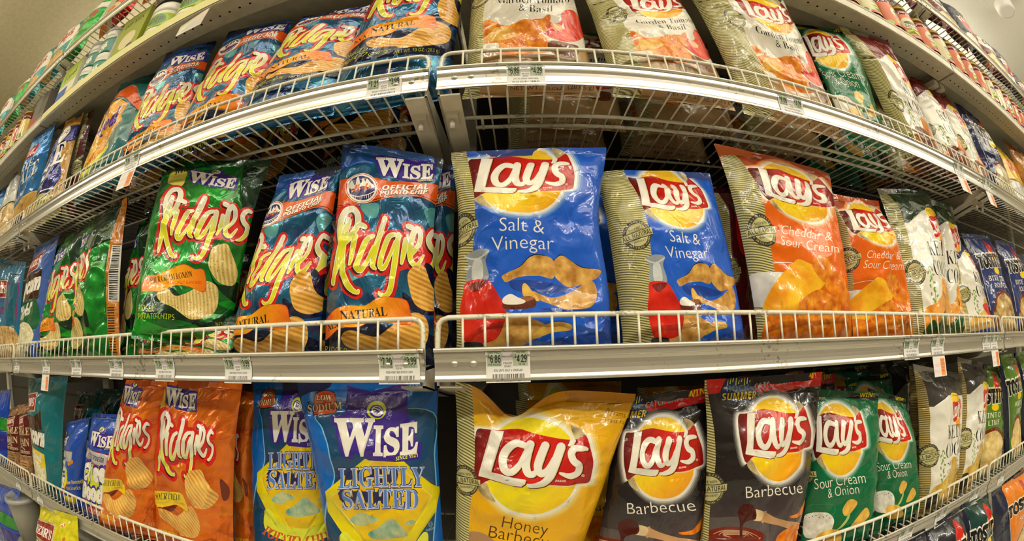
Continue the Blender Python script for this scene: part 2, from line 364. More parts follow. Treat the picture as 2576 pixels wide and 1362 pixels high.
# ------------------------------------------------------------------ bag bodies
def _hash(ix, iy, s):
    h = (ix * 374761393 + iy * 668265263 + s * 974634777) & 0xffffffff; h = ((h ^ (h >> 13)) * 1274126177) & 0xffffffff; return ((h ^ (h >> 16)) & 0xffff) / 65535.0
def vnoise(x, y, s):
    ix, iy = np.floor(x).astype(np.int64), np.floor(y).astype(np.int64); fx, fy = x - ix, y - iy; fx, fy = fx * fx * (3 - 2 * fx), fy * fy * (3 - 2 * fy)
    a, b, c, d = _hash(ix, iy, s), _hash(ix + 1, iy, s), _hash(ix, iy + 1, s), _hash(ix + 1, iy + 1, s); return (a + (b - a) * fx) * (1 - fy) + (c + (d - c) * fx) * fy
class Bag:
    def __init__(s, quad, Y, deck=None, d=1.35, dips=(), seed=0, wr=1.35, back=.35, pinch=(0, 0), pv=.38):
        Y = (Y, Y, Y, Y) if np.isscalar(Y) else ((Y[0], Y[0], Y[1], Y[1]) if len(Y) == 2 else Y)
        C = [at(q[0], q[1], y) for q, y in zip(quad, Y)]        # TL TR BR BL
        if deck is not None and deck > 10:          # keep the top clear of the sheet-metal shelf above
            for t in (0, 1):
                if C[t][2] > 24.8: C[t] = C[t] * (24.8 / C[t][2])
        if deck is not None:
            for t, b in ((0, 3), (1, 2)):
                k = (C[t][2] - deck) / (C[t][2] - C[b][2]); C[b] = C[t] + (C[b] - C[t]) * k
        s.C = np.array(C); s.d = d; s.dips = dips; s.seed = seed; s.wr = wr; s.back = back; s.pinch = pinch; s.pv = pv
        n = np.cross(s.C[1] - s.C[3], s.C[2] - s.C[0]); n /= np.linalg.norm(n); s.n = n if n[1] < 0 else -n
        s.w = np.linalg.norm(s.C[1] + s.C[2] - s.C[0] - s.C[3]) / 2; s.h = np.linalg.norm(s.C[3] + s.C[2] - s.C[0] - s.C[1]) / 2
        s.s0 = .035; s.s1 = .975
        s.org = (s.C[2] + s.C[3]) / 2
    def pos(s, u, v, side=1, wr=False):
        u, v = np.asarray(u, float), np.asarray(v, float); u0 = u
        gt = np.clip((v - s.s0) / .26, 0, 1); gt = np.sin(gt * math.pi / 2) ** .85; gb = np.clip((s.s1 - v) / .11, 0, 1); gb = np.sin(gb * math.pi / 2) ** .6
        g = gt * gb; e = np.clip(1 - np.abs(2 * u - 1) ** 2.5, 0, 1) ** .62; u = .5 + (u - .5) * (1 - .045 * g); pb = np.exp(-((v - s.pv) / .24) ** 2); u = u + (s.pinch[0] * (1 - u) - s.pinch[1] * u) * pb; vv = v
        for (du, amt, wd) in s.dips: vv = vv + amt * np.exp(-((u0 - du) / wd) ** 2) * (1 - v) ** 4
        C = s.C; P = (C[0] * ((1 - u) * (1 - vv))[..., None] + C[1] * (u * (1 - vv))[..., None] + C[2] * (u * vv)[..., None] + C[3] * ((1 - u) * vv)[..., None])
        t = s.d * e * g
        if side < 0: return P - s.n * (t * s.back)[..., None]
        if wr:
            x, y = u0 * s.w, v * s.h; sd = s.seed * 7
            wx = x + 1.1 * (vnoise(x * .5, y * .5, sd + 1) - .5); wy = y + 1.1 * (vnoise(x * .5 + 9, y * .5, sd + 2) - .5)
            r1 = 1 - np.abs(2 * vnoise(wx * .42, wy * .42, sd + 3) - 1); r2 = 1 - np.abs(2 * vnoise(wx * .95 + 3, wy * .95, sd + 4) - 1)
            n0 = vnoise(x * .3, y * .25, sd + 5) - .5
            cre = np.zeros_like(x); rg = random.Random(s.seed)
            for k in range(13):
                cx_, cy_, an, ln, wd = rg.uniform(0, s.w), rg.uniform(.06, .97) * s.h, rg.gauss(0, .9) + (0 if k % 3 else 1.5), rg.uniform(1.0, 2.6), rg.uniform(.22, .5)
                ax_, ay_ = (x - cx_) * math.cos(an) + (y - cy_) * math.sin(an), -(x - cx_) * math.sin(an) + (y - cy_) * math.cos(an); ay_ = ay_ + .12 * ax_ * ax_ * rg.uniform(-1, 1)
                cre += rg.choice((-1, 1, 1)) * rg.uniform(.5, 1) * np.clip(1 - np.abs(ay_) / wd, 0, 1) * np.clip(1 - (ax_ / ln) ** 2, 0, 1)
            edge = .55 + .9 * np.abs(2 * u0 - 1) ** 2 + .5 * np.exp(-(v - s.s0) / .14) + .6 * np.exp(-(s.s1 - v) / .1)
            disp = (.50 * n0 + .20 * (r1 - .6) + .085 * (r2 - .6) * edge + .085 * cre) * s.wr
            rad = .05 * np.sin(x * 3.1 + 5 * vnoise(x * .7, y * .2, sd + 6)) * (np.exp(-((v - s.s0) / .07) ** 2) + .8 * np.exp(-((s.s1 - v) / .06) ** 2)) * s.wr
            m = np.clip(g * 1.6, 0, 1) * np.clip(e * 1.3, 0, 1); t = t + disp * m + rad * np.clip(e * 1.5, 0, 1) * np.clip((v - s.s0 * .5) / s.s0, 0, 1)
            wob = .10 * np.sin(u0 * 5 + s.seed) * np.exp(-v / .05) + .05 * np.sin(u0 * 13 + 2 * s.seed) * np.exp(-v / .05); t = t + wob * s.wr
        return P + s.n * t[..., None]
    def inv(s, px):
        """photograph point -> (u, v) on the front of this bag"""
        px = np.asarray(px, float); sh = px.shape; p = px.reshape(-1, 2); u = np.full(len(p), .5); v = np.full(len(p), .5)
        for _ in range(14):
            f = project(s.pos(u, v)) - p; e = 1e-4; fu = (project(s.pos(u + e, v)) - project(s.pos(u - e, v))) / (2 * e); fv = (project(s.pos(u, v + e)) - project(s.pos(u, v - e))) / (2 * e)
            D = fu[:, 0] * fv[:, 1] - fu[:, 1] * fv[:, 0]; du = (f[:, 0] * fv[:, 1] - f[:, 1] * fv[:, 0]) / D; dv = (fu[:, 0] * f[:, 1] - fu[:, 1] * f[:, 0]) / D
            u = np.clip(u - .7 * np.clip(du, -.2, .2), -.3, 1.3); v = np.clip(v - .7 * np.clip(dv, -.2, .2), -.2, 1.3)
        return np.stack([u, v], -1).reshape(sh)
    def to_art(s, win, s_=1.0, ox=0, oy=0, H=150.0):
        """crop pixels (scaled by s_ and shifted) -> artwork coordinates"""
        x0, x1 = win; flatb = Bag.__new__(Bag); flatb.__dict__.update(s.__dict__); flatb.d = s.d
        def fn(P):
            q = flatb.inv(np.asarray(P, float) * s_ + np.array([ox, oy])); return np.stack([x0 + q[..., 0] * (x1 - x0), q[..., 1] * H], -1)
        return fn
DONE = {}
def make_bag(key, art, b, win, label, group, name='chip_bag', cat='bag of chips', cell=None, yr=(0.0, 150.0), fine=1.0):
    drawing, base, bmat = art; b.org = (b.C[2] + b.C[3]) / 2; org = b.org
    root = empty(name, org, label, cat, group)
    cell = cell or max(1.4, .17 / fine * (win[1] - win[0]) / max(b.w, 1)); cell = round(cell, 2)
    dy = yr[1] - yr[0]; h0, h1 = yr[0] + b.s0 * dy, yr[0] + b.s1 * dy; P, T, mi, c, mats = lay_out(key, drawing, base, win, cell, (h0, h1), H=yr[1], y0=yr[0])
    u, v = (P[:, 0] - win[0]) / (win[1] - win[0]), (P[:, 1] - yr[0]) / dy; u, v = np.clip(u, 0, 1), np.clip(v, 0, 1)
    X = b.pos(u, v, 1, True); uv = P / 100.0
    top, bot = c[:, 1] < h0, c[:, 1] > h1
    for nm, msk in (('pouch', ~top & ~bot), ('top_seal', top), ('bottom_seal', bot)):
        if msk.any(): link(nm, mesh_from(nm, X, T[msk], mi[msk], mats, uv, org), root)
    nu, nv = 15, 22; gu, gv = np.meshgrid(np.linspace(0, 1, nu), np.linspace(0, 1, nv)); Xb = b.pos(gu.ravel(), gv.ravel(), -1) - b.n * -.0
    wv = .12 * (vnoise(gu.ravel() * 6, gv.ravel() * 8, b.seed) - .5); em = np.clip(1 - np.abs(2 * gu.ravel() - 1) ** 3, 0, 1); Xb -= b.n * (wv * em + .012 * em)[:, None]
    Tb = []
    for j in range(nv - 1):
        for i in range(nu - 1): a = j * nu + i; Tb += [(a, a + 1, a + nu), (a + 1, a + nu + 1, a + nu)]
    Tb = np.array(Tb); link('back_panel', mesh_from('back_panel', Xb, Tb, np.zeros(len(Tb), int), [bmat], np.stack([1 - gu.ravel(), gv.ravel() * 1.5], 1), org), root)
    return root
# ------------------------------------------------------------------ print colours
def C_(name, rgb, **k): return flat(name, rgb, **(k or FILM))
def mix(a, b, t): return tuple(int(x + (y - x) * t) for x, y in zip(a, b))
WHITE = C_('print_white', (236, 232, 222)); BLACK = C_('print_black', (24, 22, 22)); CREAM = C_('print_cream', (225, 205, 160))
PURPLE = C_('print_purple', (58, 34, 140)); LIME = C_('print_lime', (205, 215, 40)); DKRED = C_('print_dark_red', (96, 18, 16))
RED = C_('print_red', (200, 30, 22)); YEL = C_('print_yellow', (235, 205, 25)); OLIVE = striped('olive_pinstripe', (104, 98, 56), (208, 202, 142), 56, -.22, 1.0, .46)
OLIVE_D = striped('gold_pinstripe', (96, 82, 44), (194, 172, 104), 56, -.10, 1.0, .48)
SEALINK = C_('stamp_ink', (62, 58, 44)); SEALPALE = C_('stamp_pale', (196, 190, 134))
BANNER_M = grad('logo_banner', [(0, (96, 16, 16)), (.18, (170, 24, 18)), (.42, (208, 30, 20)), (.75, (190, 26, 20)), (1, (110, 16, 18))], 1.15, .1, -.13)
SUN_M = grad('logo_sun', [(0, (240, 190, 40)), (.35, (250, 214, 30)), (.6, (246, 178, 24)), (1, (226, 120, 20))], .55, .9, -.22, nz=.35, nscale=3)
SUN_LIME = grad('logo_sun_lemon', [(0, (236, 216, 40)), (.45, (242, 222, 14)), (.7, (248, 196, 20)), (1, (238, 150, 20))], .55, .9, -.35, nz=.3, nscale=3)
CURL_M = mottled('logo_curl', (130, 112, 70), (210, 190, 140), 12)
CHIP_M = mottled('plain_crisp', (168, 112, 42), (222, 172, 88), 14, c2=(236, 198, 124))
CHIP_L = mottled('golden_crisp', (206, 152, 50), (234, 190, 84), 12)
CHIP_O = mottled('cheddar_crisp', (196, 84, 14), (240, 140, 24), 12, c2=(246, 170, 50))
CHIP_S = mottled('spiced_crisp', (200, 92, 16), (238, 152, 40), 16, c2=(250, 190, 60))
RIDGE_G = ridged('ridged_crisp_herb', (178, 148, 70), (234, 210, 140), .25, 68, speck=(90, 100, 40))
RIDGE_B = ridged('ridged_crisp', (178, 112, 26), (240, 186, 84), 1.3, 62)
RIDGE_O = ridged('ridged_crisp_cheese', (200, 124, 34), (240, 196, 104), .9, 62)
LETTER_M = grad('lettering_fade', [(0, (238, 236, 226)), (.26, (222, 220, 204)), (.36, (214, 216, 130)), (.47, (222, 222, 40)), (1, (214, 212, 30))], -.12, 1.25, -.28)
LETTER_T = grad('lettering_fade_low', [(0, (238, 236, 226)), (.28, (222, 220, 204)), (.38, (214, 216, 130)), (.5, (222, 222, 40)), (1, (214, 212, 30))], -.12, 1.25, -.40)
RO_RED = C_('lettering_red', (206, 30, 22)); RO_DK = C_('lettering_shadow', (70, 16, 14)); RO_RIM = C_('lettering_rim', (240, 236, 200))

# ------------------------------------------------------------------ logo drawings, each in its own frame
_Lp = [(415, 438), (517, 442), (412, 785), (480, 795), (560, 815), (700, 838), (690, 870), (660, 893), (600, 890), (480, 862), (308, 818)]
def lays_letters(grow=0.0, shift=(0, 0)):
    P = np.array(_Lp, float); c = P.mean(0) * 0 + np.array([440, 700]); d = P - c; P2 = P + d / (np.linalg.norm(d, axis=1)[:, None] + 1e-9) * grow + np.array(shift)
    B = lambda pts, w, **k: brush(pts, w, grow=grow, shift=shift, **k)
    return [seg(P2),
        B([(700, 560), (625, 535), (560, 575), (512, 660), (520, 752), (580, 778), (650, 720), (700, 620)], [50, 58, 66, 66, 62, 52, 40, 40]),
        B([(738, 545), (712, 640), (700, 720), (716, 782), (756, 796), (790, 770)], [64, 66, 66, 60, 44, 30]),
        B([(862, 560), (815, 680), (800, 745), (826, 790), (880, 760), (940, 670)], [64, 66, 62, 52, 40, 40]),
        B([(994, 574), (950, 690), (905, 800), (850, 862), (780, 884), (722, 884)], [68, 68, 62, 52, 40, 26]),
        B([(1092, 520), (1078, 550), (1060, 562)], [40, 34, 14]),
        B([(1206, 592), (1180, 584), (1112, 582), (1078, 622), (1092, 680), (1138, 720), (1128, 782), (1062, 806), (985, 786)], [24, 38, 46, 54, 56, 56, 52, 42, 18])]
_BAN = [(300, 435), (380, 436), (470, 436), (640, 424), (760, 452), (900, 490), (1040, 516), (1130, 510), (1200, 478), (1240, 590), (1262, 700), (1248, 800), (1226, 866), (1150, 878), (1000, 890), (850, 880), (700, 868), (520, 850), (400, 856), (296, 902), (270, 810), (262, 660), (276, 530)]
def lays_logo(bg, sun=None, halo=True):
    sun = sun or SUN_M; ban = np.array(_BAN, float); bc = np.array([762, 665.]); D = []
    if halo:
        for k, t in ((78, .22), (60, .45), (42, .72), (26, .95)):
            m = C_('halo_%02x%02x%02x_%d' % (*bg, k), mix(bg, (240, 238, 228), t)); d = ban - bc; g = ban + d / np.linalg.norm(d, axis=1)[:, None] * k
            D.append((m, [seg(curve(g, 3)), ell(748, 735, 398 + k, 402 + k, n=70)]))
    D.append((sun, [ell(748, 735, 398, 402, n=70)]))
    D.append((CURL_M, [blob([(300, 905), (345, 985), (450, 1040), (410, 960), (372, 878)]), blob([(1075, 398), (1150, 420), (1204, 470), (1185, 505), (1120, 512)])]))
    D.append((BANNER_M, [seg(curve(ban, 3))]))
    D.append((CREAM, [brush([(372, 884), (420, 862), (520, 856), (700, 876), (850, 888), (1000, 898), (1150, 886), (1222, 872)], [3, 8, 8, 8, 8, 8, 6, 3])]))
    D.append((DKRED, lays_letters(4, (12, 9)))); D.append((CREAM, lays_letters(2, (5, 4)))); D.append((WHITE, lays_letters()))
    D.append((WHITE, [text('BRAND', (945, 858), (1032, 858), 17, 'bi'), text('®', (1162, 822), (1190, 822), 22)]))
    return D
_RS = [([(262, 476), (263, 400), (276, 330), (306, 278), (346, 264), (366, 296), (356, 350), (318, 405), (282, 440)], [18, 24, 30, 32, 32, 32, 30, 28, 24]),
    ([(316, 322), (286, 400), (248, 500), (216, 600), (200, 660)], [26, 34, 32, 26, 16]),
    ([(278, 432), (256, 520), (264, 610), (290, 680), (322, 702), (332, 690)], [26, 32, 34, 32, 20, 8]),
    ([(342, 405), (320, 470), (300, 556)], [30, 30, 16]), ([(378, 344), (396, 352)], [27, 27]),
    ([(440, 402), (398, 428), (356, 512), (338, 574), (358, 586), (400, 530), (440, 460)], [18, 28, 30, 30, 24, 18, 14]),
    ([(520, 318), (486, 390), (446, 480), (422, 556), (436, 576)], [30, 34, 32, 28, 14]),
    ([(574, 402), (532, 416), (484, 500), (466, 562), (488, 574), (530, 510), (568, 440)], [18, 28, 30, 30, 24, 18, 14]),
    ([(592, 404), (566, 500), (540, 600), (512, 688), (482, 720), (452, 712), (446, 700)], [26, 34, 34, 30, 24, 16, 6]),
    ([(632, 432), (612, 496), (592, 552)], [30, 30, 14]), ([(650, 358), (668, 366)], [27, 27]),
    ([(656, 505), (700, 460), (716, 404), (700, 372), (674, 402), (650, 480), (648, 540), (680, 566), (722, 516)], [20, 24, 26, 28, 30, 32, 30, 24, 8]),
    ([(816, 404), (792, 394), (760, 430), (768, 470), (792, 504), (782, 550), (748, 586), (722, 590)], [18, 28, 30, 30, 30, 28, 22, 8])]
def ridgies_logo(fill=None, red=22):
    S_ = lambda g, sh=(0, 0): [brush(p, np.array(w) * .84, 4, grow=g, shift=sh) for p, w in _RS]
    return [(RO_RED, S_(red, (-3, 5)) + [seg([(250, 420), (560, 380), (780, 430), (760, 560), (560, 600), (300, 590)])]), (RO_DK, S_(2.5, (-9, 11))), (RO_RIM, S_(3.5)), (fill or LETTER_M, S_(0))]
def wise_word(m=None, deep=True):
    b = lambda o: [letter('W', (338 + o, 338 + o, 672 + o, 655 + o), 'serif', .03), letter('I', (660 + o, 400 + o, 742 + o, 652 + o), 'serif', .03),
                   letter('S', (748 + o, 415 + o, 876 + o, 655 + o), 'serif', .03, rot=-.1), letter('E', (880 + o, 380 + o, 1030 + o, 640 + o), 'serif', .03, rot=-.12)]
    return ([(C_('purple_deep', (34, 20, 90)), b(8))] if deep else []) + [(m or WHITE, b(0))]
WISE_PLATE = [(312, 312), (430, 300), (700, 330), (1000, 330), (1040, 345), (1066, 560), (1056, 690), (850, 700), (620, 692), (545, 650), (500, 640), (485, 686), (420, 668), (380, 600), (345, 470), (342, 400), (315, 395)]
def wise_logo(small=True, since=True, top_eye=True):
    D = [(PURPLE, [seg(WISE_PLATE)])]
    if top_eye: D += [(PURPLE, [blob([(560, 320), (600, 240), (690, 190), (790, 240), (820, 330)])]), (LIME, [ell(690, 272, 66, 60)]), (PURPLE, [ell(686, 276, 46, 40), brush([(640, 220), (700, 215), (745, 240)], [6, 14, 6])]), (LIME, [brush([(660, 280), (690, 300), (720, 270), (690, 246), (670, 262)], [8, 14, 14, 10, 6])])]
    D += wise_word()
    if since: D.append((LIME, [text('SINCE 1921', (850, 690), (1030, 662), 24, 'bi')]))
    return D
def stamp(cx, cy, r, tilt=-9, ink=None, pale=None):
    ink = ink or SEALINK; pale = pale or SEALPALE
    D = [(ink, [ell(0, 0, 1, 1, n=36)]), (pale, [ell(0, 0, .76, .76, n=32)]), (pale, arc_text('NO PRESERVATIVES', 0, 0, .81, -95, 95, .11, 'bold') + arc_text('NO ARTIFICIAL FLAVORS', 0, 0, .81, 260, 100, .11, 'bold', inward=True)),
         (ink, [text('MADE WITH', (-.48, -.34), (.48, -.34), .15, 'bold'), text('INGREDIENTS', (-.5, .50), (.5, .50), .14, 'bold')]),
         (pale, [rect(-1.12, -.25, 1.12, .28)]), (ink, [rect(-1.12, -.25, 1.12, -.20), rect(-1.12, .23, 1.12, .28), text('ALL NATURAL', (-1.06, .16), (1.06, .16), .30, 'bold')])]
    a = R_(tilt); Rm = np.array([[math.cos(a), math.sin(a)], [-math.sin(a), math.cos(a)]]) * r
    return xf(D, lambda P: P @ Rm + np.array([cx, cy]))
def olive_side(x, m=None, top=0):
    return [(m or OLIVE, [seg(np.concatenate([[(-60, -5)], curve([(x - 3, -5), (x - 1, 20), (x + 1, 50), (x - 1, 80), (x, 110), (x - 2, 155)], 3, False), [(-60, 155)]]))])]

# ------------------------------------------------------------------ bag bodies that the artwork is measured on
UP, MID, LOW, BASE = 13.05, -1.4, -15.1, -28.0
B = {}
B['sv1'] = Bag([(1134, 385), (1526, 374), (1545, 920), (1143, 925)], (22.3, 21.6), MID, 1.35, seed=3, pinch=(.03, .06))
B['rb1'] = Bag([(862, 358), (1116, 400), (1098, 915), (812, 925)], (22.8, 21.8), MID, 1.3, seed=5, pinch=(.02, .03))
B['rg1'] = Bag([(416, 410), (683, 403), (583, 880), (330, 852)], (22.8, 22.8, 22.5, 19.1), None, 1.15, seed=8)
B['ro1'] = Bag([(405, 956), (612, 963), (592, 1320), (394, 1330)], (22.0, 21.8), LOW, 1.2, seed=9, wr=1.9)
B['ls1'] = Bag([(746, 964), (1103, 960), (1120, 1330), (812, 1330)], (21.8, 21.7), LOW, 1.3, seed=11, pinch=(.03, 0))
B['hb1'] = Bag([(1146, 960), (1600, 992), (1476, 1362), (1139, 1362)], (21.6, 21.6), LOW, 1.3, seed=13, dips=((.33, .12, .15),))
B['bq2'] = Bag([(1770, 956), (2068, 936), (2012, 1330), (1762, 1330)], (21.6, 20.9), LOW, 1.2, seed=14)
B['gr1'] = Bag([(2038, 978), (2208, 990), (2190, 1320), (2014, 1330)], (22.2, 21.3), LOW, 1.2, seed=16)
B['ch1'] = Bag([(1797, 361), (2086, 438), (2144, 852), (1901, 856)], (22.6, 21.6), MID, 1.25, seed=17)
B['tb1'] = Bag([(1188, -78), (1428, -80), (1505, 225), (1165, 220)], (21.0, 21.6), UP, 1.4, seed=19)
B['tb3'] = Bag([(1715, -38), (1962, -14), (2090, 262), (1862, 262)], (22.2, 21.6), UP, 1.3, seed=21)
B['kt1'] = Bag([(2297, 916), (2420, 942), (2394, 1270), (2302, 1300)], (22.8, 21.0), LOW, 1.2, seed=23)
WIN = {}

# ------------------------------------------------------------------ artwork
def food(m, *polys): return (m, [blob(p) for p in polys])
def px_art(key, win, s_, ox, oy):
    WIN[key] = win; return B[key].to_art(win, s_, ox, oy)
ART = {}
def lays_family():
    # salt & vinegar
    T = px_art('sv1', (-5, 100), .4038, 1130, 350); bl = (24, 92, 210)
    A = affine([(310, 820), (455, 440), (1212, 585)], [(157, 332), (228, 122), (742, 152)])
    D = [(C_('deep_blue_print', (24, 66, 160)), [blob([(380, 890), (560, 880), (760, 930), (600, 960), (420, 950)]), blob([(560, 1060), (900, 1060), (960, 1180), (700, 1240), (450, 1320), (700, 1330), (980, 1320), (1000, 1240), (980, 1120)]), blob([(300, 1330), (500, 1300), (760, 1330), (980, 1340), (900, 1400), (300, 1400)])])]
    D += xf(lays_logo(bl), A)
    D += [(WHITE, [text('Salt &', (315, 585), (592, 588), 82, 'sans', -.010), text('Vinegar', (268, 700), (655, 680), 84, 'sans', -.010)]),
          (BLACK, [brush([(338, 852), (440, 800), (500, 738), (572, 718), (655, 745), (700, 714), (830, 786), (944, 812)], 5)]),
          food(CHIP_M, [(335, 850), (440, 802), (500, 742), (570, 722), (648, 745), (652, 860), (560, 850), (440, 862), (360, 893), (338, 880)], [(650, 760), (700, 718), (760, 745), (830, 790), (940, 812), (938, 850), (890, 878), (760, 915), (690, 880), (645, 820)],
               [(520, 950), (640, 985), (760, 950), (880, 876), (922, 930), (912, 1015), (860, 1052), (740, 1060), (640, 1030), (560, 1000)], [(200, 1110), (300, 1080), (430, 1095), (600, 1160), (540, 1235), (450, 1290), (330, 1312), (210, 1310)]),
          food(CHIP_L, [(455, 920), (475, 900), (515, 945), (560, 1000), (540, 1008), (466, 985)], [(500, 1240), (580, 1170), (660, 1142), (755, 1152), (758, 1190), (640, 1208), (540, 1245)]),
          (C_('bottle_glass', (150, 160, 172)), [blob([(98, 730), (170, 690), (246, 690), (240, 722), (226, 760), (240, 872), (108, 890), (118, 770)])]), (C_('glass_light', (206, 212, 214)), [blob([(150, 760), (200, 750), (205, 860), (140, 870)]), brush([(98, 735), (170, 745), (245, 705)], 10)]),
          (mottled('red_vinegar', (190, 24, 16), (232, 44, 24), 6), [blob([(108, 885), (236, 875), (296, 955), (348, 1050), (352, 1120), (300, 1240), (210, 1275), (100, 1270), (66, 1090), (82, 970)])]),
          (C_('dark_red_print', (120, 20, 14)), [blob([(118, 905), (190, 880), (238, 880), (200, 925), (150, 950)])]), (BLACK, [blob([(88, 1270), (200, 1270), (205, 1312), (100, 1315)])]),
          (C_('wood_bowl', (98, 44, 26)), [blob([(345, 1010), (430, 990), (525, 985), (528, 1050), (350, 1062)])]), (C_('wood_rim', (150, 92, 50)), [blob([(430, 990), (524, 986), (524, 1000), (450, 1020)])]), (WHITE, [blob([(335, 995), (380, 968), (430, 990), (476, 1012), (440, 1032), (345, 1030)])]),
          (C_('ink_blue', (20, 50, 130)), [text('LABELED', (862, 1130), (970, 1130), 16), text('TO FULL TEXTURE', (862, 1152), (980, 1152), 16)])]
    n = 1 + len(lays_logo(bl)); D = xf(D, T); D = D[:n] + olive_side(8) + stamp(-2, 62, 11.5) + D[n:]
    ART['sv1'] = (D, C_('salt_vinegar_blue', bl), C_('back_blue', (40, 70, 150)))
    # honey barbecue
    T = px_art('hb1', (-3, 100), .3025, 1110, 950); yw = (232, 174, 10)
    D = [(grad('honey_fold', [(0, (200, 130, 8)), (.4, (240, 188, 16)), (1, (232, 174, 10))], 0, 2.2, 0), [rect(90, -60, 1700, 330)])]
    D += lays_logo(yw, SUN_LIME)
    D += [(C_('honey_ink', (70, 50, 12)), [text('Honey', (500, 1258), (880, 1325), 104, 'sans', -.010), text('Barbecue', (388, 1345), (965, 1440), 104, 'sans', -.010)]), (C_('ink_brown', (130, 84, 10)), [text('0 grams', (1370, 300), (1530, 335), 46), text('Trans Fat', (1350, 365), (1540, 395), 36)])]
    D += [(C_('sauce_glass', (170, 130, 90)), [ell(230, 1500, 260, 210)]), (C_('sauce', (120, 34, 14)), [ell(230, 1560, 230, 170)]), food(CHIP_O, [(700, 1500), (900, 1480), (1050, 1600), (900, 1750), (700, 1700)])]
    D = xf(D, T); D += olive_side(9) + stamp(4, 57, 9.5)
    ART['hb1'] = (D, C_('honey_yellow', yw), C_('back_gold', (180, 120, 20)))
    # barbecue
    T = px_art('bq2', (-16, 100), .3685, 1700, 860); bk = (34, 30, 32)
    A = affine([(310, 820), (455, 440), (1212, 585)], [(470, 766), (508, 488), (892, 522)])
    D = [(RED, [seg([(120, 262), (330, 250), (440, 300), (560, 300), (700, 262), (850, 212), (1010, 190), (1030, 300), (870, 312), (700, 350), (600, 356), (480, 320), (330, 350), (120, 370)])])]
    D += [(C_('badge_grey', (150, 150, 158)), [text('CATCH.SNAP.', (540, 328), (826, 280), 38, 'bi'), ]), (YEL, [text('WIN!', (832, 275), (960, 246), 44, 'bi')]),
          (C_('badge_navy', (26, 34, 66)), [blob([(300, 400), (312, 320), (345, 250), (400, 222), (440, 232), (500, 262), (540, 320), (572, 400), (430, 420)])]),
          (LIME, [brush([(350 + i * 19, 300 - (i % 3) * 14), (356 + i * 19, 262 - (i % 4) * 10)], [7, 2]) for i in range(9)]), (C_('badge_blue', (60, 110, 170)), [text('ROCK', (345, 340), (500, 334), 40, 'bold')]), (YEL, [text('SUMMER', (318, 402), (552, 384), 46, 'bi')])]
    D += xf(lays_logo(bk), A)
    D += [(WHITE, [text('Barbecue', (480, 1070), (862, 1032), 84, 'sans', -.010)]),
          (C_('glass_dark', (88, 80, 80)), [blob([(190, 1230), (300, 1205), (500, 1200), (620, 1230), (630, 1270), (600, 1500), (220, 1500)])]), (C_('sauce', (120, 34, 14)), [ell(400, 1330, 205, 62), rect(200, 1330, 600, 1560)]),
          (C_('swirl', (196, 150, 120)), [brush([(260 + 40 * k, 1318 + 8 * k), (340, 1296 + 10 * k), (480, 1300 + 8 * k), (560 - 30 * k, 1330 + 4 * k)], [3, 9, 6, 3]) for k in range(4)]),
          (C_('brush_wood', (196, 150, 104)), [blob([(545, 1165), (600, 1160), (690, 1205), (850, 1240), (850, 1290), (680, 1250), (600, 1235), (548, 1220)]), brush([(612, 1162), (600, 1238)], 12)]), (C_('bristle', (220, 196, 150)), [blob([(520, 1150), (600, 1165), (592, 1225), (520, 1215)])]),
          (C_('sauce_dark', (70, 12, 8)), [blob([(430, 1150), (470, 1110), (530, 1120), (556, 1170), (545, 1215), (500, 1225), (465, 1255), (462, 1330), (446, 1330), (440, 1240), (428, 1190)])]),
          food(CHIP_O, [(765, 1185), (830, 1165), (880, 1078), (892, 1100), (870, 1150), (830, 1195), (780, 1200)], [(690, 1340), (760, 1262), (840, 1245), (862, 1300), (895, 1310), (880, 1400), (700, 1400)])]
    D = xf(D, T); D += olive_side(-12) + stamp(-14, 70, 11)
    ART['bq2'] = (D, grad('barbecue_black', [(0, (22, 20, 22)), (.45, (34, 30, 32)), (.75, (84, 72, 76)), (1, (60, 50, 52))], .0, .67, 0, nz=.12), C_('back_black', (40, 36, 40)))
    # sour cream & onion
    T = px_art('gr1', (-4, 100), .3685, 1700, 860); gn = (0, 104, 62)
    A = affine([(310, 820), (455, 440), (1212, 585)], [(952, 748), (975, 508), (1268, 545)])
    D = [(BLACK, [seg([(930, 300), (1100, 330), (1240, 352), (1380, 372), (1370, 402), (1200, 388), (1060, 366), (930, 345)])]), (YEL, [text('SUMMER', (930, 385), (1018, 400), 30, 'bi'), text('WIN!', (1258, 380), (1350, 376), 28, 'bi')])]
    D += xf(lays_logo(gn), A)
    D += [(WHITE, [text('Sour Cream', (948, 1010), (1290, 962), 76, 'sans', -.010), text('& Onion', (1045, 1072), (1250, 1036), 70, 'sans', -.010)]),
          (C_('bowl_glass', (70, 130, 100)), [brush([(900, 1125), (1000, 1112), (1090, 1120), (1105, 1160), (1080, 1190)], 3)]),
          (mottled('sour_cream', (190, 186, 172), (240, 238, 228), 9), [blob([(870, 1200), (930, 1176), (1040, 1172), (1090, 1215), (1080, 1280), (1050, 1340), (900, 1345), (865, 1270)])]),
          (C_('chive', (50, 92, 34)), [ell(900 + 23 * i, 1192 + (i * 37) % 22, 5, 3.5, n=8) for i in range(8)] + [brush([(1150, 1180), (1128, 1240), (1090, 1285)], [4, 16, 10])]),
          (C_('chive_pale', (170, 190, 110)), [brush([(1195, 1130), (1185, 1200), (1140, 1262), (1110, 1290)], [6, 14, 14, 6])]),
          food(CHIP_L, [(1155, 1140), (1190, 1085), (1225, 1082), (1240, 1110), (1200, 1175), (1165, 1195), (1150, 1170)], [(1240, 1200), (1290, 1130), (1305, 1180), (1262, 1240), (1200, 1262)], [(970, 1330), (1050, 1290), (1130, 1300), (1130, 1380), (990, 1400)])]
    D = xf(D, T); D += olive_side(-9) + stamp(-12, 70, 11)
    ART['gr1'] = (D, C_('onion_green', gn), C_('back_green', (10, 84, 56)))
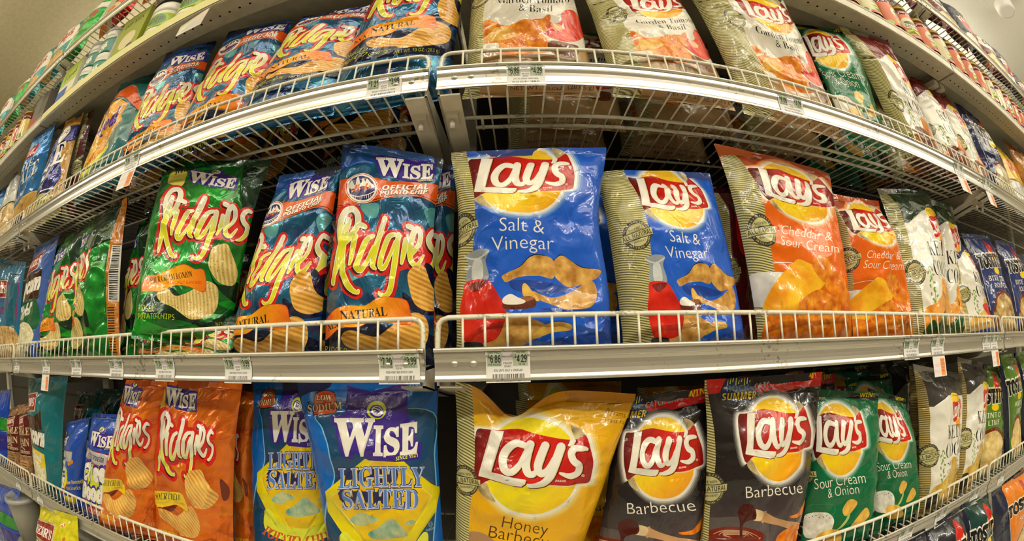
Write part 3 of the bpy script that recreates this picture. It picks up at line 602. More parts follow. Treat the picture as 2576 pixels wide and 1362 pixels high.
    # cheddar & sour cream
    T = px_art('ch1', (-19, 100), .411, 1700, 400); og = (230, 100, 8)
    A = affine([(310, 820), (455, 440), (1212, 585)], [(545, 222), (512, 68), (905, 168)])
    D = [(C_('rust_print', (162, 66, 22)), [seg([(200, -60), (960, 60), (960, 150), (700, 60), (560, 30), (400, 60), (300, 60)])])]
    D += xf(lays_logo(og), A)
    D += [(WHITE, [text('Cheddar &', (655, 452), (958, 502), 58, 'sans', -.010), text('Sour Cream', (640, 528), (985, 582), 62, 'sans', -.010), brush([(590, 640), (700, 632), (760, 650)], 4)]),
          (mottled('white_bowl', (176, 178, 182), (236, 236, 232), 5), [blob([(425, 760), (470, 705), (580, 695), (680, 705), (620, 800), (540, 900), (450, 900), (420, 830)])]),
          (mottled('cheese_block', (232, 140, 14), (250, 196, 40), 5), [blob([(535, 895), (600, 760), (720, 640), (760, 612), (830, 650), (905, 690), (910, 760), (850, 830), (760, 900), (720, 960), (600, 1000), (540, 980)])]),
          food(CHIP_S, [(830, 640), (860, 590), (930, 620), (965, 700), (910, 760), (850, 700)], [(740, 900), (800, 840), (880, 800), (960, 850), (1000, 900), (980, 1000), (900, 1040), (780, 1000)]),
          food(CHIP_O, [(905, 760), (970, 700), (1050, 800), (1060, 900), (1000, 900), (960, 850)], [(560, 960), (700, 940), (900, 1040), (1060, 930), (1080, 1100), (800, 1180), (540, 1150)])]
    n = 1 + len(lays_logo(og)); D = xf(D, T); D = D[:n] + olive_side(0) + stamp(-4, 68, 11.5) + D[n:]
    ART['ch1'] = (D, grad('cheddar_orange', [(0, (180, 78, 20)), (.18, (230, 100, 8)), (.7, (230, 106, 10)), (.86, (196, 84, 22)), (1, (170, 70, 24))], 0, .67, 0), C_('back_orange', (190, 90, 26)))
    # garden tomato & basil
    T = px_art('tb1', (-8, 100), .19087, 1150, 0); wh = (222, 218, 206)
    D = [(C_('basil_green', (20, 86, 52)), [rect(-200, -900, 2400, -120)])]
    D += xf(lays_logo(wh), affine([(310, 820), (455, 440), (1212, 585)], [(560, -150), (640, -330), (1400, -300)]))
    D += [(BLACK, [text('Garden Tomato', (545, 66), (1475, 50), 78, 'serif', -.012), text('& Basil', (815, 160), (1258, 158), 82, 'serif', -.012)]),
          (mottled('tomato', (196, 34, 14), (232, 70, 40), 7, c2=(240, 120, 80)), [blob([(945, 300), (1010, 240), (1130, 240), (1280, 300), (1380, 270), (1370, 200), (1430, 145), (1530, 150), (1600, 230), (1640, 330), (1700, 450), (1640, 510), (1520, 550), (1350, 530), (1200, 460), (1050, 370)])]),
          (C_('tomato_core', (236, 176, 130)), [blob([(1010, 300), (1100, 260), (1180, 330), (1180, 400), (1080, 370)]), blob([(1230, 300), (1340, 310), (1420, 370), (1300, 390)])]),
          (C_('leaf_green', (56, 150, 50)), [blob([(1600, 240), (1660, 330), (1640, 300)]), blob([(1690, 480), (1740, 500), (1800, 700), (1830, 840), (1700, 700)])]),
          food(CHIP_S, [(280, 400), (330, 300), (430, 270), (560, 320), (420, 350), (330, 420)], [(235, 560), (250, 490), (380, 400), (520, 330), (700, 310), (900, 250), (1100, 250), (1180, 200), (1235, 210), (1200, 330), (1120, 420), (1220, 520), (1300, 640), (900, 700), (560, 700), (540, 560), (300, 600)]),
          food(mottled('spiced_crisp_pale', (206, 140, 40), (236, 190, 90), 12), [(400, 470), (520, 360), (650, 350), (800, 400), (700, 480), (500, 540), (340, 560)]),
          (C_('kraft_print', (176, 142, 96)), [blob([(200, 720), (560, 690), (900, 740), (1300, 700), (1700, 680), (1900, 900), (1900, 1500), (100, 1500), (100, 900)])]), (C_('brown_shadow', (110, 60, 30)), [blob([(1240, 520), (1500, 580), (1600, 620), (1560, 760), (1300, 700), (1200, 600)])]),
          (C_('ink_dark', (52, 40, 28)), [text('Flavored Potato Chips', (420, 1080), (1600, 1080), 50), text('NET WT. 10 OZ. (283.5 g)', (700, 1180), (1800, 1180), 50)])]
    D = xf(D, T); D += olive_side(7) + stamp(3, 52, 11)
    ART['tb1'] = (D, mottled('pearl_white', (214, 208, 194), (228, 224, 212), 3), C_('back_kraft', (120, 98, 70)))
lays_family()
def kettle(key, top, chips, fruit, flav, sidem=None, foot=None):
    w = (228, 225, 214); D = [(C_(key + '_top', top), [seg([(-60, -5), (140, -5), (140, 34), (90, 26), (50, 28), (24, 40), (-60, 40)])])]
    D += xf([(SUN_M, [blob([(370, 250), (430, 235), (490, 260), (500, 330), (462, 435), (420, 400), (385, 330)])]), (RED, [blob([(374, 300), (430, 285), (492, 262), (500, 345), (455, 375), (395, 400)])]),
             (WHITE, [text("Lay's", (385, 385), (496, 340), 68, 'bi', .02)])], affine([(370, 250), (500, 250), (370, 440)], [(55, 27), (86, 29), (55, 62)]))
    D += [(BLACK if not key.startswith('kettle_maple') else C_('plum_ink', (60, 36, 50)), [text('KETTLE', (44, 73), (106, 73), 15, 'serif', -.012, shear=-.05), text('COOKED', (42, 92), (108, 92), 15, 'serif', -.012)]),
          (BLACK, [text(f, (62 if len(f) < 9 else 46, 101 + 8 * i), (92 if len(f) < 9 else 104, 101 + 8 * i), 5, 'serif', -.015) for i, f in enumerate(flav)]),
          (C_('herb_green', (116, 150, 60)), [ell(36 + 4 * math.sin(i * 2.4), 84 + i * 2.4, 2.0, 1.1, i * 1.1, 8) for i in range(16)] + [brush([(34, 84), (38, 100), (35, 122)], .8)]),
          food(chips, [(20, 122), (36, 116), (52, 108), (60, 94), (74, 96), (86, 110), (104, 116), (120, 130), (120, 152), (20, 152)]), fruit]
    if foot: D.append((foot, [seg(np.concatenate([curve([(-60, 135), (20, 137), (60, 134), (140, 138)], 5, False), [(140, 155), (-60, 155)]]))]))
    D += olive_side(18, sidem or OLIVE) + stamp(17, 87, 11.5, -8)
    ART[key] = (D, C_('kettle_white', w), C_('back_silver', (128, 122, 110)))
WIN['kt1'] = (0, 100)
kettle('kettle_pepper', (66, 62, 58), mottled('cracked_crisp', (178, 140, 50), (216, 182, 92), 12), (C_('scoop', (60, 54, 46)), [blob([(14, 128), (26, 124), (34, 132), (30, 142), (18, 142)]), brush([(6, 112), (18, 128)], 2)]), ['SEA SALT &', 'CRACKED PEPPER'], OLIVE_D)
kettle('kettle_jalapeno', (38, 62, 34), mottled('jalapeno_crisp', (214, 128, 30), (240, 170, 70), 12), (C_('jalapeno', (24, 84, 40)), [blob([(18, 140), (30, 130), (36, 134), (58, 122), (64, 126), (58, 142), (40, 150)]), brush([(58, 124), (62, 112), (56, 106)], 1.6)]), ['JALAPENO'], OLIVE, C_('dark_leaf_green', (52, 76, 36)))
kettle('kettle_blue', (32, 44, 96), mottled('kettle_crisp', (206, 150, 60), (236, 190, 100), 12), (RED, [blob([(50, 104), (80, 100), (96, 116), (70, 122)])]), ['ORIGINAL'], OLIVE, C_('foot_blue', (50, 90, 170)))
kettle('kettle_maple', (118, 26, 24), mottled('maple_crisp', (190, 96, 24), (240, 156, 60), 10), (mottled('bacon_brown', (70, 34, 22), (150, 80, 50), 8), [blob([(30, 112), (56, 108), (74, 118), (90, 130), (60, 142), (40, 132)])]), ['SPICY MAPLE'], OLIVE, C_('maroon', (84, 22, 24)))

# ---- foil bags with the brush lettering
def foil(name, a, b, c, sc=3.2): return mottled(name, a, b, sc, 1, 1.4, c, 2, **FOIL)
def banner_wave(m, edge, pts): return [(edge, [brush(pts, 5, closed=True)]), (m, [seg(curve(pts, 3))])]
def ridgies_family():
    T = px_art('rb1', (-2, 100), .4037, 810, 350)
    tq = foil('blue_foil', (16, 52, 104), (20, 108, 146), (96, 190, 204)); 
    A = affine([(200, 660), (283, 300), (816, 404)], [(72, 905), (120, 470), (722, 590)])
    D = [(C_('royal_blue_foil', (24, 84, 170), **FOIL), [rect(-300, -200, 1200, 210), blob([(520, 1040), (640, 1030), (760, 1060), (800, 1100), (660, 1120)])]), (C_('navy_foil', (14, 26, 60), **FOIL), [blob([(640, 800), (720, 780), (760, 900), (720, 960), (660, 880)]), blob([(500, 950), (620, 1040), (740, 1080), (640, 1100), (520, 1040)]), blob([(60, 1180), (250, 1150), (560, 1180), (760, 1280), (700, 1420), (20, 1420)])])]
    band = [(-100, 330), (80, 270), (140, 240), (300, 232), (420, 250), (600, 262), (720, 285), (840, 370), (880, 480), (740, 440), (690, 395), (600, 352), (440, 352), (330, 375), (200, 400), (60, 440), (-100, 480)]
    D += banner_wave(C_('band_orange', (216, 84, 20)), BLACK, band) + [(BLACK, [brush([(50, 425), (200, 388), (330, 365), (440, 342), (600, 342), (690, 382), (740, 425)], 4)])]
    D += xf([(WHITE, [ell(0, 0, 104, 92)]), (RED, [ell(0, 0, 100, 88)]), (WHITE, [ell(0, 0, 96, 84)]), (C_('team_blue', (40, 36, 110)), [ell(0, 0, 84, 73)]), (WHITE, [blob([(-84, -10), (-60, -45), (-45, -20), (-30, -50), (-18, -70), (-6, -30), (10, -60), (24, -40), (36, -58), (60, -30), (84, -6), (60, -2), (0, -14), (-60, 0)])]),
          (WHITE, [brush([(-80, 34), (-30, 48), (30, 40), (80, 20)], 5)] + [brush([(-70 + 14 * i, 36 + 8 * math.sin(i * .3)), (-70 + 14 * i, 60)], 3) for i in range(11)]), (C_('team_orange', (232, 110, 40)), [text('Mets', (-72, 22), (70, 2), 44, 'script', .03)])], scale_off(1, 240, 297))
    D += [(BLACK, [text('OFFICIAL', (366, 312), (662, 308), 32, 'bi', .035), text('POTATO CHIP', (350, 342), (656, 336), 26, 'bi', .035)]), (WHITE, [text('OFFICIAL', (368, 308), (660, 304), 30, 'bi', .012), text('POTATO CHIP', (352, 338), (654, 332), 24, 'bi', .012)])]
    D += xf(wise_logo(top_eye=False), affine([(338, 338), (1030, 640), (465, 655)], [(333, 108), (690, 248), (392, 222)]))
    D += [(C_('print_silver', (120, 130, 160)), [text('$3.99', (676, 140), (742, 168), 22), text('JUL 3011', (668, 165), (750, 195), 12)])]
    D += [(foil('aqua_foil', (30, 120, 140), (110, 190, 196), (150, 210, 210)), [blob([(230, 400), (340, 390), (330, 470), (270, 470)]), blob([(130, 830), (240, 790), (380, 830), (260, 850), (150, 900)]), blob([(640, 430), (730, 450), (690, 560), (650, 500)])])]
    D += xf(ridgies_logo(LETTER_T), A)
    D += [(C_('navy_foil', (14, 26, 60), **FOIL), [blob([(640, 790), (690, 800), (770, 990), (790, 1040), (720, 960)])]), (RIDGE_B, [blob([(530, 860), (560, 800), (600, 785), (640, 800), (670, 880), (700, 940), (752, 990), (740, 1030), (700, 1072), (620, 1060), (560, 1000)])])]
    D += [(RIDGE_B, [blob([(128, 1250), (150, 1205), (200, 1195), (270, 1220), (350, 1230), (450, 1150), (560, 1080), (640, 1110), (665, 1190), (640, 1290), (560, 1350), (400, 1370), (330, 1330), (180, 1305)])])]
    D += banner_wave(grad('banner_orange', [(0, (238, 110, 20)), (.45, (246, 176, 20)), (1, (232, 104, 20))], 1.3, 0, -.1), RO_RED, [(15, 1250), (15, 1160), (60, 1090), (150, 1040), (260, 1035), (350, 990), (430, 985), (520, 1005), (545, 1080), (555, 1150), (440, 1150), (320, 1130), (230, 1170), (120, 1180), (60, 1230)])
    D += [(BLACK, [text('ALL', (42, 1200), (125, 1165), 44, 'serif'), text('NATURAL', (125, 1130), (405, 1100), 58, 'serif')])]
    D += [(LIME, [text('RIDGED', (20, 1330), (160, 1345), 40, 'bold', -.03), text('POTATO CHIPS', (20, 1390), (330, 1400), 40, 'bold', -.03), text('NET WT. 10 OZ. (283 g)', (380, 1420), (640, 1400), 30, 'bold', -.03)])]
    ART['rb1'] = (xf(D, T), tq, C_('back_dark_blue', (20, 34, 70)))
    # green
    T = px_art('rg1', (0, 100), .3819, 320, 380)
    gf = foil('green_foil', (8, 84, 28), (16, 150, 46), (60, 206, 80)); lg = C_('bright_green_foil', (24, 170, 40), **FOIL); dg = C_('deep_green_foil', (8, 50, 30), **FOIL)
    D = [(lg, [blob([(100, 1000), (200, 940), (160, 1010), (90, 1060)]), blob([(640, 860), (760, 900), (740, 940), (640, 930)]), blob([(600, 1000), (700, 990), (760, 1060), (640, 1030)]), blob([(150, 840), (260, 780), (300, 760), (160, 900)]), blob([(60, 1100), (300, 1180), (500, 1150), (300, 1240), (60, 1200)])]),
         (dg, [blob([(130, 960), (300, 900), (500, 1130), (640, 1080), (600, 1200), (400, 1130), (200, 1090), (100, 1060)]), blob([(560, 870), (640, 900), (740, 870), (740, 1010), (650, 960), (600, 910)]), rect(760, 0, 1200, 400)])]
    D += xf(wise_logo(), affine([(338, 338), (1030, 640), (465, 655)], [(420, 128), (706, 250), (450, 215)]))
    D += [(C_('free_yellow', (226, 214, 90)), [blob([(285, 150), (330, 128), (395, 140), (370, 235), (300, 232), (272, 215)])]), (BLACK, [text('free', (315, 150), (392, 136), 22, 'bi')])]
    D += ridgies_logo()
    D += [(dg, [blob([(556, 800), (600, 880), (740, 890), (700, 912), (590, 900)])]), (RIDGE_G, [blob([(552, 740), (570, 650), (620, 622), (668, 622), (700, 700), (728, 790), (722, 850), (690, 890), (610, 870), (562, 800)]), blob([(198, 950), (230, 908), (280, 915), (330, 960), (420, 930), (520, 865), (590, 890), (604, 950), (590, 1040), (540, 1100), (440, 1118), (370, 1080), (300, 1030), (230, 1000)])])]
    D += banner_wave(grad('banner_orange', [(0, (238, 110, 20))], 1, 0, 0), RO_RED, [(100, 925), (120, 830), (200, 815), (300, 780), (390, 758), (460, 790), (520, 800), (518, 930), (420, 900), (330, 890), (230, 925), (150, 920)])
    D += [(BLACK, [text('SOUR CREAM & ONION', (150, 872), (442, 838), 40, 'serif')]), (RO_RED, [text('ARTIFICIALLY FLAVORED', (262, 880), (500, 884), 20)]),
          (LIME, [text('RIDGED', (76, 1058), (176, 1066), 46, 'bold', -.03), text('POTATO CHIPS', (70, 1108), (312, 1116), 38, 'bold', -.03), text('NET WT. 9.5 OZ.', (590, 1160), (750, 1150), 26, 'bold', -.03)])]
    D = xf(D, T) + [(C_('fin_gold', (196, 120, 30)), [rect(126, -5, 136, 155)]), (WHITE, [rect(128, 45, 134, 95)]), (BLACK, [rect(128.5, 46 + 1.6 * i, 133.5, 46.8 + 1.6 * i + (i * 7 % 3) * .2) for i in range(30)] + [rect(127, 100 + 2.2 * i, 132, 101 + 2.2 * i) for i in range(18)])]
    ART['rg1'] = (D, gf, C_('back_deep_green', (8, 60, 24)))
    # cheddar orange
    T = px_art('ro1', (0, 100), .3393, 0, 900)
    of = foil('copper_foil', (206, 86, 12), (246, 130, 24), (254, 168, 56)); lo = C_('bright_orange_foil', (244, 116, 16), **FOIL); do = C_('dark_copper_foil', (120, 40, 12), **FOIL)
    D = [(do, [blob([(1640, 900), (1700, 960), (1700, 1040), (1660, 1050)]), blob([(1180, 1060), (1300, 1080), (1260, 1150), (1180, 1110)])]), (lo, [blob([(1370, 1080), (1500, 1100), (1620, 1120), (1500, 1160), (1380, 1130)]), blob([(1560, 1200), (1740, 1180), (1740, 1300), (1600, 1260)]), blob([(1480, 1320), (1600, 1290), (1740, 1360), (1700, 1460), (1460, 1440)])])]
    D += xf(wise_logo(), affine([(338, 338), (1030, 640), (465, 655)], [(1236, 215), (1440, 385), (1260, 360)]))
    D += [(C_('free_yellow', (226, 214, 90)), [blob([(1192, 235), (1222, 228), (1216, 300), (1214, 385), (1184, 385)])]), (C_('print_silver', (120, 130, 160)), [text('$3.99', (1530, 205), (1612, 200), 20)])]
    D += xf(ridgies_logo(red=34), affine([(200, 660), (283, 300), (816, 404)], [(1186, 830), (1190, 450), (1580, 560)]))
    D += [(RIDGE_O, [blob([(1368, 920), (1400, 850), (1460, 832), (1500, 840), (1560, 940), (1630, 1010), (1620, 1060), (1560, 1110), (1460, 1110), (1400, 1050)]), blob([(1182, 1120), (1220, 1130), (1300, 1180), (1400, 1105), (1450, 1130), (1482, 1200), (1480, 1290), (1440, 1340), (1360, 1335), (1260, 1260), (1190, 1180)])])]
    D += banner_wave(YEL, RO_RED, [(1050, 1080), (1060, 980), (1180, 985), (1250, 1000), (1350, 1020), (1386, 1150), (1300, 1100), (1220, 1110), (1150, 1100)])
    D += [(BLACK, [text('CHEDDAR & SOUR CREAM', (1000, 1030), (1325, 1068), 48, 'serif')]), (RO_RED, [text('FLAVORED', (1272, 1085), (1360, 1105), 16)]), (YEL, [text('RIDGED POTATO CHIPS', (1170, 1290), (1330, 1370), 26, 'bold'), text('NET WT. 9.5 OZ', (1500, 1430), (1690, 1440), 28, 'bold')])]
    ART['ro1'] = (xf(D, T), of, C_('back_copper', (150, 60, 14)))
    # lightly salted
    T = px_art('ls1', (-2, 100), .3026, 740, 950); b2 = (6, 98, 190)
    db = C_('teal_blue', (16, 70, 112)); rim = C_('pale_blue_line', (120, 190, 230)); LY = C_('lemon_print', (224, 206, 14)); lb = C_('letter_blue', (84, 128, 206)); ln = C_('letter_navy', (34, 40, 92))
    D = [(rim, [blob([(205, 300), (235, 420), (300, 640), (330, 840), (270, 1050), (250, 1362), (255, 1700), (1160, 1700), (1165, 1362), (1190, 1000), (1172, 640), (1160, 290), (700, 270)])]), (db, [blob([(215, 305), (245, 420), (310, 640), (340, 840), (282, 1050), (262, 1362), (265, 1700), (1150, 1700), (1155, 1362), (1180, 1000), (1162, 640), (1150, 296), (700, 276)])]),
         (LY, [seg([(760, 540), (1215, 915), (1180, 1110), (760, 1740), (285, 1110), (272, 940)])]), (C_('lemon_line', (236, 226, 120)), [seg([(760, 600), (1150, 985), (760, 1600), (312, 995)])]), (C_('lemon_deep', (228, 190, 20)), [seg([(760, 606), (1144, 985), (760, 1592), (318, 995)])]),
         (PURPLE, [seg([(440, 60), (640, 120), (935, 40), (950, 350), (1005, 345), (1014, 520), (1062, 545), (1050, 680), (850, 700), (620, 690), (512, 622), (492, 684), (420, 664), (385, 600), (350, 470), (345, 400), (315, 395), (312, 312), (425, 306)])])]
    D += wise_word(deep=False) + [(LIME, [ell(690, 272, 78, 76)]), (PURPLE, [ell(690, 282, 60, 54, .6)]), (WHITE, [ell(694, 280, 46, 40, .6)]), (PURPLE, [ell(696, 276, 36, 30, .6)]), (WHITE, [brush([(660, 250), (720, 275), (700, 305), (670, 290)], [4, 10, 10, 4])]), (LIME, [text('SINCE 1921', (850, 688), (1030, 658), 28, 'bi')]),
        (C_('lilac', (160, 150, 200)), arc_text('CLASSIC AMERICAN · SNACKS', 690, 275, 98, -130, 130, 32, 'sans'))]
    D += [(BLACK, [blob([(164, 300), (165, 165), (185, 125), (260, 106), (330, 120), (356, 165), (358, 290), (180, 312)])]), (C_('brick', (188, 62, 20)), [blob([(172, 296), (172, 170), (192, 132), (260, 112), (325, 126), (348, 170), (350, 284), (186, 304)])]),
          (BLACK, [text('LOW', (186, 190), (320, 190), 46, 'serif', .05), text('SODIUM', (118, 292), (408, 262), 62, 'serif', .05)]), (CREAM, [text('LOW', (188, 188), (318, 188), 44, 'serif'), text('SODIUM', (120, 290), (406, 260), 60, 'serif')])]
    for m, o in ((ln, .045), (C_('letter_lilac', (190, 200, 240)), .016), (lb, -.012)): D.append((m, [text('LIGHTLY', (372, 922), (1090, 905), 168, 'serif', o), text('SALTED', (396, 1104), (1040, 1088), 162, 'serif', o)]))
    D += [(mottled('mountain', (90, 150, 140), (190, 200, 150), 9), [blob([(450, 1195), (560, 1135), (700, 1200), (560, 1225), (620, 1240), (520, 1250)]), blob([(600, 1320), (700, 1250), (800, 1180), (880, 1230), (945, 1310), (860, 1345), (700, 1362)]), blob([(915, 1215), (970, 1180), (1015, 1190), (980, 1215)])]), (C_('scroll', (222, 226, 60)), [seg(curve([(380, 1340), (430, 1290), (560, 1420), (760, 1470), (960, 1420), (1080, 1280), (1120, 1330), (1060, 1500), (760, 1610), (450, 1510)], 4))]), (C_('scroll_red', (206, 90, 40)), arc_text('POTATO CHIPS', 750, 980, 560, 214, 146, 82, 'serif', inward=True)),
          (C_('print_sky', (150, 190, 220)), [ell(1136, 1218, 17, 20), text('PAREVE', (1102, 1278), (1172, 1258), 20), text('CONTAINS 52% LESS SODIUM', (420, 1720), (1050, 1720), 26), text('$3.99', (965, 90), (1055, 78), 30), text('JUL 01', (990, 118), (1058, 116), 20)]), (db, [ell(1136, 1218, 14, 17)]), (C_('print_sky', (150, 190, 220)), [text('U', (1128, 1228), (1144, 1228), 20)])]
    ART['ls1'] = (xf(D, T), C_('snack_blue', b2), C_('back_navy', (18, 30, 74)))
ridgies_family()

# ---- bags seen at a glancing angle, drawn straight in print coordinates (0..100 across, 0..150 down)
def tostitos(key, bg, sub, win_m, subs=None, side=(30, 36, 70), food_m=None):
    D = [(C_(key + '_side', side), [rect(-60, -5, 14, 155)]), (striped('sheen_line', (150, 150, 160), (190, 190, 196), 4, 1, 0), [rect(13.5, 20, 14.5, 110)]),
         (win_m, [blob([(20, 112), (34, 92), (60, 84), (84, 94), (98, 112), (96, 134), (76, 146), (40, 146), (22, 134)])]), (C_('salsa_rim', (120, 40, 16)), [brush([(22, 112), (34, 93), (60, 85), (84, 95), (97, 112)], [2, 4, 5, 4, 2])]),
         (C_('tri_yellow', (240, 180, 30)), [blob([(52, 38), (66, 14), (80, 40)])]), (RED, [blob([(56, 22), (66, 8), (76, 20), (70, 30), (60, 30)])]),
         (WHITE, [text('TOSTITOS', (12, 52), (104, 48), 18, 'bold', .09)]), (BLACK, [text('TOSTITOS', (13, 52), (103, 48), 17, 'bold', .05)]), (YEL, [ell(60, 56, 9, 5)]),
         (WHITE, [text(s, (58 - 3.2 * len(s), 70 + 10 * i), (58 + 3.2 * len(s), 70 + 10 * i), 7, 'bold', -.02) for i, s in enumerate(sub)])]
    if not (len(sub)): pass
    ART[key] = (D, C_(key + '_ground', bg), C_(key + '_back', side))
TORT = mottled('tortilla_rounds', (196, 160, 84), (236, 212, 150), 9); TORT2 = mottled('tortilla_brown', (110, 50, 18), (230, 200, 130), 6, c2=(238, 220, 160))
tostitos('bites', (36, 54, 112), ['BITE SIZE', 'ROUNDS'], TORT2)
tostitos('lime_chips', (88, 128, 40), ['HINT OF', 'LIME'], TORT, side=(22, 30, 56)); tostitos('restaurant', (18, 62, 58), ['RESTAURANT', 'STYLE'], TORT, side=(28, 34, 58))
tostitos('artisan', (30, 32, 44), ['ARTISAN', 'RECIPES'], TORT, side=(34, 36, 54)); tostitos('scoops', (228, 130, 36), ['SCOOPS'], TORT, side=(34, 40, 66)); tostitos('multigrain', (24, 34, 82), ['MULTIGRAIN'], mottled('clear_film', (170, 150, 110), (228, 220, 190), 10), side=(26, 34, 80))
def simple(key, base, back, D): ART[key] = (D, base, back)
HSIGN = lambda x0, y0, x1, y1: [(C_('sign_cream', (220, 200, 170)), [seg([(x0, y0 + 3), (x1, y0), (x1, y1), (x0, y1 + 2)])]), (C_('sign_red', (150, 24, 26)), [seg([(x0 + 1.5, y0 + 4.5), (x1 - 1.5, y0 + 1.5), (x1 - 1.5, y1 - 1.5), (x0 + 1.5, y1 + .5)])]), (WHITE, [text("HERR'S", (x0 + 4, y1 - 5), (x1 - 3, y1 - 7), (y1 - y0) * .42, 'serif', .02)])]
POP = mottled('popcorn', (196, 186, 130), (240, 236, 206), 20, c2=(246, 244, 224))
simple('popcorn_light', C_('cornflower', (62, 96, 170)), C_('back_cornflower', (50, 74, 136)), [(C_('dark_brown', (60, 34, 24)), [rect(-60, 40, 92, 74)]), (C_('forest', (18, 96, 60)), [blob([(-30, 76), (60, 72), (92, 78), (96, 108), (40, 104), (-30, 104)])]), (POP, [blob([(-20, 106), (30, 98), (70, 102), (92, 116), (80, 134), (50, 152), (-20, 152)])]),
    (WHITE, [text('Popcorn', (-6, 66), (92, 62), 17, 'bi', .05), text('Light', (14, 92), (74, 88), 14, 'script', .07)]), (C_('badge_forest', (14, 70, 44)), [rect(58, 134, 84, 150)]), (WHITE, [text('30%', (61, 146), (81, 146), 6, 'bold')])] + HSIGN(18, 14, 78, 38))
simple('popcorn_teal', C_('teal_print', (10, 110, 122)), C_('back_teal', (8, 80, 92)), [(C_('dark_brown', (60, 34, 24)), [seg([(-30, 50), (40, 48), (62, 40), (62, 64), (-30, 70)])]), (CREAM, [blob([(-20, 104), (36, 92), (66, 108), (70, 128), (58, 142), (30, 150), (-20, 150)])]), (POP, [blob([(-20, 106), (34, 96), (62, 110), (66, 127), (55, 139), (28, 147), (-20, 147)])]),
    (C_('dark_brown', (60, 34, 24)), [text('Popcorn', (-10, 78), (68, 84), 19, 'bi', .13)]), (WHITE, [text('Popcorn', (-10, 78), (68, 84), 18, 'bi', .06)]), (YEL, [seg([(-10, 82), (30, 90), (66, 94), (70, 112), (58, 112), (20, 102), (-10, 98)])]), (WHITE, [text('Original', (-2, 96), (56, 106), 11, 'script', .08)])] + HSIGN(2, 18, 44, 42))
simple('bites_pepper', C_('sky_print', (20, 110, 150)), C_('back_sky', (14, 80, 110)), [(mottled('pretzel_bites', (150, 110, 60), (214, 180, 120), 14), [blob([(10, 104), (50, 96), (96, 100), (104, 130), (92, 152), (20, 152), (6, 130)])]), (C_('magenta_line', (140, 40, 120)), [rect(60, 20, 62, 96), rect(96, 20, 98, 96)]), (C_('teal_side', (12, 96, 120)), [rect(62, 20, 96, 96)]), (C_('ink_plum', (90, 40, 110)), [text('BITE SIZE', (4, 66), (58, 62), 7, 'bold'), text('Dipper', (2, 84), (60, 78), 13, 'bi', .04)])] + HSIGN(10, 30, 58, 56))
simple('whole_grain', mottled('kraft_window', (96, 60, 40), (176, 130, 84), 9), C_('back_brown', (96, 60, 40)), [(C_('maroon_print', (92, 28, 26)), [rect(10, 20, 100, 96)]), (C_('tan_label', (190, 150, 100)), [rect(30, 106, 80, 134)]), (CREAM, [text('WHOLE', (16, 58), (92, 58), 14, 'serif'), text('GRAIN', (16, 78), (92, 78), 14, 'serif'), text('PRETZEL STICKS', (16, 92), (92, 92), 5, 'bold'), brush([(30, 84), (50, 80), (70, 85)], 1.5)]), (C_('brown_ink', (110, 70, 40)), [rect(34, 110 + 5 * i, 76, 112 + 5 * i) for i in range(4)])] + HSIGN(26, 22, 74, 42))
simple('doodles', C_('doodle_blue', (26, 76, 176)), C_('back_doodle', (18, 50, 120)), [(C_('band_silver', (176, 174, 176)), [seg([(-20, 44), (120, 50), (120, 68), (-20, 58)])]), (RO_RED, [brush([(-20, 44), (50, 47), (120, 50)], 1), brush([(-20, 58), (50, 63), (120, 68)], 1)]), (C_('ink_navy', (24, 26, 80)), [text('PROUD SPONSOR', (14, 56), (70, 59), 6, 'bold')]),
    (RO_RED, [ell(52, 96, 56, 31, .1)]), (LIME, [ell(52, 94, 54, 30, .1)]), (PURPLE, [text('Cheez', (4, 90), (92, 82), 23, 'bi', .14), text('Doodles', (2, 116), (98, 112), 23, 'bi', .14)]), (WHITE, [text('Cheez', (6, 89), (90, 81), 21, 'bi', .05), text('Doodles', (4, 115), (96, 111), 21, 'bi', .05)]),
    (RED, [seg([(20, 126), (78, 120), (80, 132), (22, 138)])]), (WHITE, [text('CRUNCHY', (24, 135), (76, 130), 8, 'bold')]), (C_('puff', (226, 140, 30)), [brush([(10 + 26 * i, 146 - (i * 5) % 9), (24 + 24 * i, 142)], 5) for i in range(4)] + [brush([(108, 70), (122, 66)], 6)]), (YEL, [text('Cheese Flavored', (104, 104), (140, 100), 6, 'bold'), text('Corn Snacks', (106, 114), (138, 110), 6, 'bold'), rect(100, 124, 130, 136)])]
    + xf(wise_logo(), affine([(338, 338), (1030, 640), (465, 655)], [(20, 22), (84, 40), (30, 40)])))
simple('potatofine', C_('navy_print', (36, 40, 118), **FOIL), C_('back_olive_dark', (44, 46, 30)), [(C_('chip_gold', (190, 140, 50)), [blob([(70, 60), (104, 50), (104, 150), (60, 130), (84, 100)]), rect(-10, -5, 110, 20)]), (mottled('window_crisps', (190, 180, 80), (226, 220, 140), 10), [blob([(-10, 126), (40, 112), (70, 122), (80, 152), (-10, 152)])]), (WHITE, [ell(56, 32, 17, 13), brush([(-10, 120), (40, 108), (80, 114)], 1.5), brush([(48, 84), (54, 76)], 1.5)]), (BLACK, [text('$1.49', (44, 32), (70, 32), 7, 'bold')]),
    (WHITE, [letter('L', (8, 52, 42, 80), 'serif', .02), letter('E', (46, 46, 82, 76), 'serif', .02), text('Sea Salt', (0, 96), (52, 90), 9, 'script', .04), text('Potato Chips', (0, 106), (44, 100), 5, 'serif')])])
